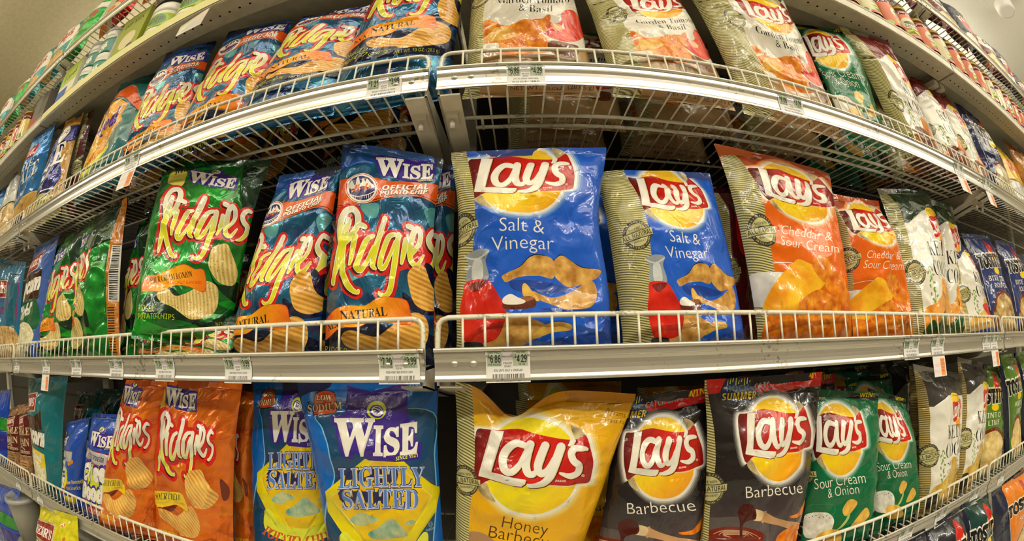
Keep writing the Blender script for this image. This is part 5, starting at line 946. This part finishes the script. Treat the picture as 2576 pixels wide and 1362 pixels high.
mk('rg1', [(350, 565), (394, 538), (350, 850), (302, 850)], 24.2, MID, (60, 104), 'dark green foil bag standing in the gap left of the leaning green bag', G_MID, .8, 37, wr=2.0)
mk('popcorn_light', [(88, 626), (150, 590), (112, 845), (49, 850)], (22.4, 21.6), MID, (4, 108), 'blue and green light popcorn bag at the left end of the camera height shelf', G_MID, 1.1, 38)
mk('bites_pepper', [(2, 652), (66, 660), (50, 855), (-2, 860)], (22.2, 21.8), MID, (0, 104), 'blue bag of bite size pretzels beyond the left joint at camera height', G_MID, 1.1, 39)
mk('dark_red_chips', [(1782, 470), (1872, 478), (1902, 870), (1806, 870)], 24.6, MID, (0, 70), 'dark red bag in shadow between the salt and vinegar bag and the cheddar bag', G_MID, .9, 40)
mk('ch1', [(2088, 486), (2206, 508), (2296, 836), (2142, 842)], (22.8, 21.6), MID, (-4, 98), 'orange cheddar and sour cream bag with a bulging right side, second of the two', G_MID, 1.3, 41, wr=1.7, pinch=(.0, -.05), pv=.45)
mk('kettle_jalapeno', [(2206, 474), (2336, 480), (2392, 838), (2290, 842)], (24.0, 21.6), MID, (3, 88), 'white kettle cooked jalapeno bag with a dark green top and wide olive side', G_MID, 1.2, 42)
mk('kettle_jalapeno', [(2340, 500), (2396, 520), (2432, 838), (2384, 840)], (24.0, 22.4), MID, (40, 100), 'second jalapeno kettle bag, mostly hidden behind the first', G_MID, .9, 43)
mk('kettle_blue', [(2368, 586), (2412, 598), (2506, 836), (2420, 840)], (23.6, 21.6), MID, (7, 94), 'kettle cooked bag with a navy top and blue foot, near the right end', G_MID, 1.1, 44)
mk('bites', [(2416, 588), (2486, 592), (2560, 834), (2478, 838)], (23.6, 21.6), MID, (2, 100), 'navy bite size tortilla bag with a clear window, left one by the right hand joint', G_MID, 1.1, 45)
mk('bites', [(2500, 604), (2548, 612), (2606, 832), (2550, 836)], (23.4, 21.6), MID, (4, 100), 'navy tortilla bag with a clear window beyond the right hand joint', G_MID, 1.1, 46)
mk('bites', [(2556, 640), (2600, 650), (2640, 832), (2600, 836)], (23.4, 21.6), MID, (4, 100), 'navy tortilla bag cut by the right edge of the picture', G_MID, 1.1, 47)
# upper shelf
mk('tb1', [(1462, -22), (1698, -24), (1832, 236), (1538, 226)], (22.0, 21.5), UP, (-20, 98), 'white garden tomato and basil bag between its two twins', G_UP, 1.3, 51)
mk('gr1', [(1996, 62), (2132, 76), (2222, 330), (2112, 300)], (23.0, 21.6), UP, (-2, 98), 'green sour cream and onion bag on the upper shelf', G_UP, 1.2, 52)
mk('kettle_maple', [(2110, 66), (2232, 104), (2362, 385), (2248, 345)], (24.2, 21.6), UP, (-3, 96), 'kettle cooked spicy maple bag with a wide olive side, first of three', G_UP, 1.3, 53)
mk('kettle_maple', [(2268, 182), (2318, 206), (2444, 425), (2364, 392)], (23.8, 21.8), UP, (24, 92), 'second spicy maple kettle bag, its olive side hidden by the first', G_UP, 1.1, 54)
mk('kettle_maple', [(2318, 212), (2380, 238), (2486, 452), (2436, 430)], (23.8, 21.6), UP, (11, 100), 'third spicy maple kettle bag, farthest right of them', G_UP, 1.1, 55)
mk('multigrain', [(2400, 256), (2462, 302), (2546, 480), (2486, 458)], (23.6, 21.6), UP, (4, 100), 'navy bag with a glossy clear front on the upper shelf by the right hand joint', G_UP, 1.1, 56)
mk('yellow_brown', [(2498, 362), (2534, 388), (2586, 510), (2540, 490)], (23.2, 21.6), UP, (0, 100), 'yellow bag with a pale foot on the upper shelf', G_UP, 1.1, 57)
mk('brown_bag', [(2524, 350), (2596, 396), (2640, 530), (2586, 512)], (23.2, 21.6), UP, (0, 100), 'brown and amber bag at the right edge of the upper shelf', G_UP, 1.3, 58)
mk('rb1', [(978, -76), (1180, -78), (1136, 232), (838, 210)], (21.0, 21.6), UP, (-4, 100), 'blue foil ridged bag by the upper centre joint, top cut off by the frame', G_UP, 1.4, 59, yr=(32, 192))
mk('rb1', [(762, 42), (945, 14), (858, 232), (608, 262)], (22.2, 21.6), UP, (-2, 98), 'blue foil ridged bag on the upper shelf, second from the centre joint', G_UP, 1.3, 60, yr=(6, 207))
mk('rb1', [(576, 80), (742, 50), (650, 300), (455, 330)], (22.6, 21.5), UP, (-2, 98), 'blue foil ridged bag on the upper shelf, third from the centre joint', G_UP, 1.3, 61)
mk('rb1', [(420, 134), (545, 102), (470, 350), (318, 375)], (23.2, 21.5), UP, (-2, 98), 'blue foil ridged bag on the upper shelf, next to the teal all natural bag', G_UP, 1.3, 62, yr=(-17, 159))
mk('teal_natural', [(304, 214), (408, 178), (335, 420), (206, 448)], (23.2, 21.5), UP, (-4, 122), 'teal all natural chip bag with a yellow burst', G_UP, 1.3, 63)
mk('potatofine', [(168, 306), (212, 282), (158, 500), (88, 522)], (22.8, 21.5), UP, (0, 90), 'navy foil sea salt chip bag with a round price sticker', G_UP, 1.1, 64)
mk('dark_red_chips', [(214, 288), (238, 276), (196, 480), (170, 490)], 23.6, UP, (0, 30), 'narrow olive edged bag between the navy foil bag and the teal bag', G_UP, .8, 65)
mk('lattice', [(84, 348), (142, 310), (96, 530), (30, 556)], (22.8, 21.5), UP, (4, 100), 'light blue foil chip bag with a pretzel print, left of the navy foil bag', G_UP, 1.1, 66)
mk('pretzel_pale', [(36, 438), (62, 420), (30, 560), (-14, 590)], (22.8, 21.5), UP, (0, 90), 'pale pretzel bag near the left edge of the upper shelf', G_UP, 1.1, 67)
mk('lattice', [(0, 480), (26, 462), (-6, 580), (-40, 610)], (22.8, 21.5), UP, (0, 90), 'blue bag cut by the left edge on the upper shelf', G_UP, 1.0, 68)
# lower shelf
mk('bq2', [(1548, 1004), (1792, 974), (1766, 1362), (1500, 1362)], (22.2, 21.8), LOW, (-2, 98), 'black barbecue bag partly hidden behind the yellow honey barbecue bag', G_LOW, 1.2, 71)
mk('gr1', [(2182, 976), (2276, 1004), (2312, 1310), (2196, 1330)], (22.6, 21.4), LOW, (-2, 98), 'green sour cream and onion bag on the lower shelf, right one of the pair', G_LOW, 1.2, 72)
mk('kettle_pepper', [(2408, 898), (2490, 918), (2452, 1190), (2396, 1230)], (23.4, 21.4), LOW, (9, 94), 'kettle cooked cracked pepper bag, right one of the pair', G_LOW, 1.1, 73)
mk('lime_chips', [(2476, 916), (2516, 930), (2518, 1150), (2462, 1190)], (23.2, 21.8), LOW, (40, 104), 'green hint of lime tortilla bag beside the kettle pepper bags', G_LOW, 1.1, 74)
mk('lime_chips', [(2510, 896), (2556, 888), (2562, 1120), (2524, 1150)], (22.4, 21.4), LOW, (4, 100), 'green and navy lime tortilla bag with glossy window beyond the right hand joint', G_LOW, 1.1, 75)
mk('lime_chips', [(2552, 888), (2600, 880), (2602, 1090), (2568, 1110)], (22.4, 21.4), LOW, (4, 100), 'navy and green tortilla bag cut by the right edge', G_LOW, 1.1, 76)
mk('ls1', [(640, 962), (800, 962), (850, 1330), (636, 1330)], (24.0, 23.4), LOW, (-4, 84), 'darker blue lightly salted bag standing behind the bright one', G_LOW, 1.2, 77)
mk('ro1', [(318, 956), (424, 958), (398, 1330), (250, 1292)], (22.2, 22.0, 22.0, 20.2), LOW, (8, 96), 'orange foil ridged cheddar bag left of its twin, bottom touching the fence', G_LOW, 1.1, 78, wr=1.8)
mk('ro1', [(592, 980), (650, 990), (644, 1330), (590, 1330)], 24.0, LOW, (60, 104), 'orange foil bag seen edge on behind the fuller orange one', G_LOW, .8, 79)
mk('doodles', [(232, 1040), (312, 1044), (318, 1240), (212, 1236)], (22.2, 21.4), LOW, (-6, 98), 'blue cheese puff bag with a silver sponsor band, touching the orange bag', G_LOW, 1.1, 80)
mk('doodles', [(168, 1064), (226, 1050), (212, 1240), (160, 1200)], (22.4, 21.6), LOW, (54, 140), 'blue cheese puff bag turned away between the popcorn bag and its twin', G_LOW, 1.1, 81)
mk('popcorn_teal', [(72, 954), (172, 944), (160, 1230), (88, 1170)], (22.6, 21.6), LOW, (0, 104), 'teal original popcorn bag with a red sign and popcorn window', G_LOW, 1.2, 82)
mk('whole_grain', [(52, 1020), (78, 1012), (84, 1180), (56, 1150)], (22.4, 21.6), LOW, (6, 96), 'brown whole grain pretzel bag next to the teal popcorn bag', G_LOW, .9, 83)
mk('whole_grain', [(24, 1030), (52, 1018), (52, 1150), (24, 1130)], (22.4, 21.6), LOW, (6, 96), 'brown whole grain pretzel bag next to the blue glossy bag', G_LOW, .9, 84)
mk('blue_gloss', [(-16, 986), (28, 980), (24, 1130), (-20, 1110)], (22.6, 21.6), LOW, (10, 100), 'blue glossy bag with a green band at the left edge of the lower shelf', G_LOW, 1.0, 85)
# base shelf
mk('blue_gloss', [(-10, 1215), (52, 1235), (60, 1400), (-4, 1340)], (19.5, 18.5), BASE, (10, 100), 'large blue glossy bag on the base shelf at the left edge', G_BASE, 1.3, 91)
mk('herr_yellow', [(102, 1272), (196, 1300), (206, 1420), (98, 1400)], (19.5, 18.0), BASE, (0, 100), 'yellow twelve count snack sack with a red sign on the base shelf', G_BASE, 1.5, 92)
mk('artisan', [(2330, 1330), (2420, 1270), (2424, 1400), (2330, 1440)], (19.5, 18.0), BASE, (4, 100), 'dark artisan tortilla bag on the base shelf under the orange flap', G_BASE, 1.4, 93)
mk('restaurant', [(2420, 1270), (2486, 1240), (2492, 1360), (2424, 1400)], (19.5, 18.0), BASE, (4, 100), 'dark green restaurant style tortilla bag on the base shelf', G_BASE, 1.4, 94)
mk('scoops', [(2494, 1240), (2580, 1180), (2600, 1340), (2490, 1400)], (19.5, 18.0), BASE, (-14, 100), 'orange and navy tortilla scoops bag in the lower right corner', G_BASE, 1.5, 95)
mk('multigrain', [(2520, 1220), (2570, 1160), (2590, 1240), (2530, 1290)], (22.0, 21.0), BASE, (0, 80), 'navy bag behind the orange scoops bag on the base shelf', G_BASE, 1.2, 96)
mk('artisan', [(2240, 1370), (2326, 1330), (2330, 1440), (2240, 1470)], (19.5, 18.0), BASE, (4, 100), 'dark tortilla bag low on the base shelf below the green onion bags', G_BASE, 1.4, 97)

def row_bag(art, win, x, y, z, w, h, label, group, seed, d=1.1, lean=1.4, yaw=0.0, cell=None):
    """a bag given by its place on the shelf: x centre, y front plane, z deck, width, height (inches)"""
    b = Bag.__new__(Bag); Bag.__init__(b, [(1000, 600)] * 4, 22, None, d, seed=seed)
    dx = w / 2 * math.cos(yaw); dy = w / 2 * math.sin(yaw); b.C = np.array([(x - dx, y + lean - dy, z + h), (x + dx, y + lean + dy, z + h), (x + dx, y + dy, z), (x - dx, y - dy, z)])
    n = np.cross(b.C[1] - b.C[3], b.C[2] - b.C[0]); n /= np.linalg.norm(n); b.n = n if n[1] < 0 else -n; b.w, b.h = w, math.hypot(h, lean)
    return make_bag(art, ART[art], b, win, label, group, cell=cell or 3.2)
rn = random.Random(4)
# second rows, glimpsed between and under the front bags
for arts, x0, x1, z, h, grp, tier in ((('rb1', 'rb1', 'rb1'), -38, -6, UP, 10, G_UP, 'upper'), (('tb1', 'tb1', 'gr1', 'kettle_maple'), -1, 42, UP, 10, G_UP, 'upper'), (('rg1', 'rb1'), -30, -6, MID, 10.5, G_MID, 'camera height'), (('sv1', 'ch1', 'kettle_jalapeno'), -1, 42, MID, 10.5, G_MID, 'camera height'),
        (('ro1', 'ls1'), -32, -6, LOW, 11.5, G_LOW, 'lower'), (('hb1', 'bq2', 'gr1', 'kettle_pepper'), -1, 42, LOW, 11.5, G_LOW, 'lower'), (('popcorn_teal',), -50, -40, LOW, 10.5, G_LOW, 'lower')):
    n = max(1, int((x1 - x0) / 8.2)); NM = {'rb1': 'blue foil ridged bag', 'tb1': 'white tomato and basil bag', 'gr1': 'green onion bag', 'kettle_maple': 'maple kettle bag', 'rg1': 'green foil ridged bag', 'sv1': 'blue salt and vinegar bag', 'ch1': 'orange cheddar bag', 'kettle_jalapeno': 'jalapeno kettle bag', 'ro1': 'orange foil ridged bag', 'ls1': 'blue lightly salted bag', 'hb1': 'yellow honey barbecue bag', 'bq2': 'black barbecue bag', 'kettle_pepper': 'cracked pepper kettle bag', 'popcorn_teal': 'teal popcorn bag'}
    for r_ in (0, 1):
        for i in range(n):
            x = x0 + (i + .5) * (x1 - x0) / n + rn.uniform(-.4, .4); a = arts[min(len(arts) - 1, int(i / n * len(arts)))]
            row_bag(a, WIN.get(a, (0, 100)), x, 26.2 + 4.0 * r_ + rn.uniform(-.3, .3), z, 7.4, h + rn.uniform(-.6, .2), '%s, %s row back on the %s shelf' % (NM[a], ('second', 'third')[r_], tier), 'bags standing behind the front row', 200 + i + 17 * r_ + len(a), yaw=rn.uniform(-.12, .12))

# bags on the topmost shelf
TOPZ = 34.5
for x, art, w, h, lab in ((-24, 'red_snack', 8, 10, 'red foil snack bag on the topmost shelf nearest the frame top'), (-33, 'red_snack', 8, 10.5, 'red foil snack bag with a dark panel on the topmost shelf at upper left'), (-42, 'red_snack', 7.5, 9.5, 'red foil snack bag beside the topmost joint'), (-52, 'green_snack', 6.5, 11, 'shiny green foil bag on the topmost shelf'), (-59, 'teal_snack', 7, 11.5, 'teal foil bag directly left of the shiny green one'), (-67, 'teal_snack', 7, 10.5, 'second teal foil bag from the shiny green one'),
                          (-75, 'green_snack', 7, 9, 'green and white foil bag farther along the topmost shelf'), (-84, 'teal_snack', 8, 9.5, 'teal foil bag near the left edge of the topmost shelf'), (-94, 'lattice', 8, 9, 'pale blue foil bag at the left end of the topmost shelf'), (-104, 'teal_snack', 8, 9, 'teal foil bag at the far left of the topmost shelf'),
                          (30, 'multigrain', 8, 9, 'navy bag lying behind the wires of the topmost shelf'), (38, 'multigrain', 8, 8, 'navy bag by the right joint of the topmost shelf'), (47, 'plum_snack', 7, 8, 'plum and white snack bag on the topmost shelf'), (54.5, 'plum_snack', 7, 8.5, 'second plum snack bag on the topmost shelf'), (62, 'dark_snack', 7, 11, 'dark foil bag standing tallest on the topmost shelf at right'), (70, 'plum_snack', 7.5, 9, 'plum snack bag between the dark foil bags'),
                          (78, 'dark_snack', 8, 10.5, 'dark foil bag with an orange triangle on the topmost shelf'), (87, 'dark_snack', 8, 9.5, 'dark foil bag beyond the tall pair on the topmost shelf'), (96, 'plum_snack', 8, 9, 'plum bag far along the topmost shelf at right'), (106, 'green_snack', 8, 9, 'green foil bag at the right end of the topmost shelf'), (116, 'dark_snack', 8, 9, 'dark foil bag last on the right of the topmost shelf')):
    row_bag(art, (0, 100), x, 19.8, TOPZ, w, h, lab, G_TOP, int(abs(x)) + 300, d=1.5, lean=1.0, cell=2.6, yaw=rn.uniform(-.1, .1))

for row, y in (('second', 25.0), ('third', 30.0)):
    for x, art, nm in [(-24 - 8.2 * i, 'red_snack', 'red foil snack bag') for i in range(4)] + [(-58 - 8.2 * i, 'teal_snack', 'teal foil snack bag') for i in range(6)] + [(30 + 8.4 * i, 'plum_snack' if i % 2 else 'dark_snack', 'plum snack bag' if i % 2 else 'dark foil snack bag') for i in range(10)]:
        row_bag(art, (0, 100), x + rn.uniform(-.3, .3), y, TOPZ, 7.6, 7.6 + rn.uniform(-.8, .4), '%s, %s row back on the topmost shelf' % (nm, row), 'bags standing behind the front row', int(abs(x)) + (500 if row == 'second' else 700), d=1.5, lean=.8, cell=4.0)

# ------------------------------------------------------------------ jars, cups and boxes on the perforated shelf
JZ = 26.46
LIDG = flat('lid_gold', (150, 120, 40), .35, .6); LIDB = flat('lid_black', (26, 24, 24), .35); SALSA = obj_noise_mat('salsa', (96, 18, 8), (150, 40, 16), 90, .12, coat=.8); 
def can_print(key, drawing, base, r, h, zb):
    """label wrapped round a jar: print coordinates 0..100 round, 0..H high"""
    H = 100 * h / (2 * math.pi * r); P, T, mi, c, mt = lay_out('lbl' + key, drawing, base, (0, 100), 3.5, H=round(H, 3))
    a = 2 * math.pi * P[:, 0] / 100 - math.pi; X = np.stack([r * np.sin(a), -r * np.cos(a), zb + h * (1 - P[:, 1] / H)], 1)
    return mesh_from('label', X, T, mi, mt, P / 100, (0, 0, 0))
LBL = dict(rough=.35, coat=.4)
JO = flat('label_orange', (206, 88, 24), **LBL); JC = flat('label_cream', (214, 204, 160), **LBL); JR = flat('label_red', (180, 30, 24), **LBL); JG = flat('label_green', (60, 130, 40), **LBL); JL = flat('label_lime', (170, 196, 50), **LBL); JY = flat('label_yellow', (216, 180, 40), **LBL); JK = flat('label_ink', (40, 30, 24), **LBL)
def salsa_art(k):
    D = [(JG if k else JL, [ell(64, 24, 6, 4), ell(30, 27, 5, 3)]), (JC, [ell(50, 12, 12, 8)] if k != 2 else [rect(38, 6, 62, 20)]), (JK, [ell(50, 11, 8, 2.2), text('SALSA', (42, 17), (58, 17), 3.4, 'bold')]), (JL, [rect(41, 20, 59, 25)]), (JR, [ell(42, 30, 6, 3), ell(57, 30, 6, 3)]), (JY, [rect(-5, 32, 105, 60)] if k == 1 else [ell(50, 34, 16, 1.6)])]
    return D
JM = [can_print('salsa%d' % k, salsa_art(k), (JO, JC, JY)[k], 1.62, 3.1, 1.0) for k in range(3)]
def jar_proto(name, body_prof, body_m, lid_prof, lid_m, lbl, lab, cat, grp):
    r = empty(name, (0, 0, 0), lab, cat, grp)
    for nm, pf, m in (('glass_body', body_prof, body_m), ('lid', lid_prof, lid_m)):
        mb = MB().lathe(pf, n=26); V = np.concatenate(mb.v) * S; me = bpy.data.meshes.new(nm); me.from_pydata(V.tolist(), [], mb.f); me.materials.append(m); me.polygons.foreach_set('use_smooth', [len(f) == 4 for f in mb.f]); link(nm, me, r)
    if lbl: link('label', lbl, r)
    return r
BODY = [(1.3, 0), (1.55, .15), (1.58, .7), (1.52, .9), (1.52, 4.2), (1.6, 4.4), (1.55, 4.75), (1.3, 5.0), (1.25, 5.1)]
LID = [(1.3, 5.0), (1.38, 5.02), (1.38, 5.5), (1.28, 5.6), (0, 5.6)]
protos = [jar_proto('salsa_jar', BODY, SALSA, LID, LIDG, JM[k], 'x', 'jar', 'x') for k in range(3)]
def put(proto, x, y, z, label, cat, grp, rz=0, first=set()):
    if id(proto) not in first: first.add(id(proto)); o = proto
    else: o = copy_tree(proto)
    o.location = (x * S, y * S, (z + HC) * S); o.rotation_euler = (0, 0, rz); o['label'] = label; o['category'] = cat; o['group'] = grp; return o
K_ = ['orange label', 'cream label', 'yellow label']
xs = list(np.arange(22.0, 118.0, 3.45))
for i, x in enumerate(xs):
    k = (i * 2 + i // 3) % 3 if i else 0
    put(protos[k if k != 2 else 0], x, 20.6, JZ, 'red salsa jar with %s, number %s from the frame top, right perforated shelf' % (K_[k if k != 2 else 0], i + 1), 'jar', 'salsa jars on the perforated shelf', rn.uniform(-.5, .5))
for i, x in enumerate(np.arange(23.5, 84.0, 3.45)):
    put(protos[1], x, 24.2, JZ, 'red salsa jar in the back row on the right perforated shelf', 'jar', 'back row salsa jars on the perforated shelf', 0)
for i, x in enumerate(np.arange(-64.0, -116.0, -3.5)):
    put(protos[2 if i % 2 == 0 else 0], x, 20.6, JZ, 'salsa jar with %s, number %d leftwards from the joint, left perforated shelf' % (K_[2 if i % 2 == 0 else 0], i + 1), 'jar', 'salsa jars at the left', rn.uniform(-.5, .5))
# tapered dip cups with black lids
CUPW = flat('cup_white', (226, 222, 210), .35, coat=.3)
cup_lbl = can_print('cup', [(JL, [rect(-5, 8, 105, 26)]), (JG, [ell(50, 17, 9, 6), ell(20, 17, 6, 4), ell(80, 17, 6, 4)]), (JK, [text('DIP', (44, 20), (56, 20), 6, 'bold')])], CUPW, 1.92, 3.4, .5)
cup2 = can_print('cupb', [(flat('label_tan', (150, 130, 100), **LBL), [rect(-5, 8, 105, 26)]), (JK, [text('DIP', (44, 20), (56, 20), 6, 'bold')])], CUPW, 1.92, 3.4, .5)
CB = [(1.6, 0), (1.85, .1), (1.9, .4), (1.9, 4.0), (1.7, 4.4)]; CL = [(1.72, 4.2), (1.95, 4.25), (1.95, 4.9), (1.85, 5.05), (0, 5.05)]
pc = jar_proto('dip_cup', CB, CUPW, CL, LIDB, cup_lbl, 'x', 'cup', 'x'); pc2 = jar_proto('dip_cup', CB, CUPW, CL, LIDB, cup2, 'x', 'cup', 'x')
for i, (x, p) in enumerate(((-17.6, pc2), (-21.9, pc2), (-26.4, pc), (-30.8, pc))):
    put(p, x, 20.7, JZ, 'white dip cup with black lid and %s band, %s' % (('tan', 'tan', 'green', 'green')[i], ('nearest the centre', 'just above the white card', 'left of the tan one', 'next to the green box')[i]), 'dip cup', 'dip cups on the perforated shelf', .1 * i)
def carton(name, x, y, w, dpt, h, art, base, label, cat):
    O = (x, y, JZ); r = empty(name, O, label, cat, 'boxes and cans on the left perforated shelf'); H = round(100 * h / w, 2)
    P, T, mi, c, mt = lay_out('crt' + label, art, base, (0, 100), 8, H=H); XYZ = np.stack([x - w / 2 + w * P[:, 0] / 100, np.full(len(P), y - dpt / 2 - .01), JZ + h * (1 - P[:, 1] / H)], 1)
    link('front_panel', mesh_from('front_panel', XYZ, T, mi, mt, P / 100, O, False), r); MB().box(x - w / 2, x + w / 2, y - dpt / 2, y + dpt / 2, JZ, JZ + h).build('carton', base, r, O); return r
LG = flat('box_green', (150, 160, 50), .45); 
carton('dip_mix_box', -36.2, 21.0, 4.6, 2.6, 6.6, [(JC, [ell(50, 80, 30, 24)]), (JK, [blob([(60, 100), (84, 104), (70, 130), (58, 128)]), text('DIP MIX', (16, 34), (84, 30), 12, 'bold')])], LG, 'olive green box with a cream oval between the dip cups and the teal cans', 'box')
TEAL = flat('can_teal', (14, 120, 104), **LBL)
can_l = can_print('tealcan', [(TEAL, [rect(32, 8, 68, 32), rect(32, 42, 68, 64)]), (WHITE, [text('Dip', (40, 26), (60, 24), 10, 'script', .05), text('Dip', (40, 58), (60, 56), 10, 'script', .05)])], CUPW, 1.5, 6.0, .2)
pt = jar_proto('stacked_chip_can', [(1.42, 0), (1.48, .1), (1.48, 6.3), (1.4, 6.4)], CUPW, [(1.42, 6.3), (1.56, 6.32), (1.56, 6.7), (1.45, 6.75), (0, 6.75)], flat('lid_clear', (200, 204, 200), .2), can_l, 'x', 'can', 'x')
put(pt, -41.0, 20.6, JZ, 'white can with two teal squares, left of the olive green box', 'can', 'boxes and cans on the left perforated shelf')
put(pt, -44.6, 20.9, JZ, 'white can with two teal squares, right of the blue and yellow box', 'can', 'boxes and cans on the left perforated shelf')
carton('cracker_box', -49.2, 20.9, 4.6, 2.4, 6.2, [(JL, [rect(0, 0, 100, 60)]), (flat('box_blue', (30, 90, 180), .4), [rect(0, 70, 60, 140)]), (JY, [rect(60, 90, 100, 140)]), (JK, [text('Ranch', (16, 46), (86, 40), 22, 'script', .05)])], CUPW, 'white box with green, blue and yellow patches above the left joint', 'box')
carton('cracker_box', -57.8, 20.9, 5.0, 2.4, 5.6, [(JR, [rect(0, 60, 50, 112)]), (JK, [rect(50, 0, 100, 60)])], flat('box_gray', (110, 104, 98), .5), 'grey and red box left of the joint on the perforated shelf', 'box')
# yellow ticket strip along the lip of the left perforated shelf and the white card hanging from it
st = MB().box(-51.5, -8.0, 18.40, 18.47, 25.30, 26.30).build('ticket_strip', flat('strip_yellow', (220, 216, 150), .4, coat=.4)); tag(st, 'long pale yellow ticket strip along the lip of the left perforated shelf', 'ticket strip')
c0 = at(528, 19, 18.2); c1 = at(455, 66, 18.2); c3 = at(441, 93, 17.0); c2 = at(503, 61, 17.0)
m = MB(); q = np.array([c0, c1, c3, c2]); nn = np.array([0, .03, .02]); m.add(np.concatenate([q, q + nn]), [(0, 1, 2, 3), (7, 6, 5, 4), (0, 4, 5, 1), (1, 5, 6, 2), (2, 6, 7, 3), (3, 7, 4, 0)])
tag(m.build('shelf_card', flat('card_white', (240, 240, 234), .12, coat=1.0)), 'glossy white card hanging below the yellow ticket strip', 'card')
# deli tubs and carton on the base shelf, lower left
CLR = flat('clear_plastic', (190, 190, 186), .12, coat=.6); CLR.node_tree.nodes['Principled BSDF'].inputs['Alpha'].default_value = .55
TRAIL = obj_noise_mat('trail_mix', (120, 110, 96), (200, 190, 170), 120, .6)
tx, ty = at(74, 1305, 20.0)[0] - .6, 20.0
for k, lab in enumerate(('clear round deli tub at the bottom of the stack by the yellow sack', 'clear round deli tub, topmost of the stack by the yellow sack')):
    tz = -28.05 + 5.75 * k; r = empty('deli_tub', (tx, ty, tz), lab, 'tub', 'stacked deli tubs')
    MB().lathe([(0, 0), (2.2, 0), (2.9, 5.2), (3.0, 5.4)], (tx, ty, tz)).build('tub', CLR, r, (tx, ty, tz))
    MB().lathe([(3.15, 5.2), (3.25, 5.4), (3.1, 5.7), (2.7, 5.72), (2.6, 5.6), (0, 5.6)], (tx, ty, tz)).build('lid', CLR, r, (tx, ty, tz))
    MB().lathe([(0, .2), (2.1, .2), (2.6, 4.4), (0, 4.6)], (tx, ty, tz)).build('contents', TRAIL, r, (tx, ty, tz))
bx = -33.0
O = (bx, 18, -28.05); r = empty('snack_carton', O, 'dark blue snack carton with a lime eye logo right of the yellow sack', 'box'); cb = C_('carton_blue', (24, 44, 96))
MB().box(bx - 6, bx + 6, 16.2, 24, -28.05, -21.6).build('carton', cb, r, O)
P, T, mi, c, mt = lay_out('wcart', xf(wise_logo(), affine([(338, 338), (1030, 640), (465, 655)], [(30, 14), (74, 34), (38, 34)])) + [(mottled('carton_photo', (90, 50, 30), (190, 130, 80), 5), [blob([(10, 44), (90, 40), (96, 60), (4, 62)])])], cb, (0, 100), 5, H=65)
link('top_panel', mesh_from('top_panel', np.stack([bx - 6 + .12 * P[:, 0], 24 - .12 * P[:, 1], np.full(len(P), -21.58)], 1), T, mi, mt, P / 100, O, False), r)
for o in list(bpy.data.objects):
    if o.get('label') == 'x': [bpy.data.objects.remove(c) for c in list(o.children)]; bpy.data.objects.remove(o)
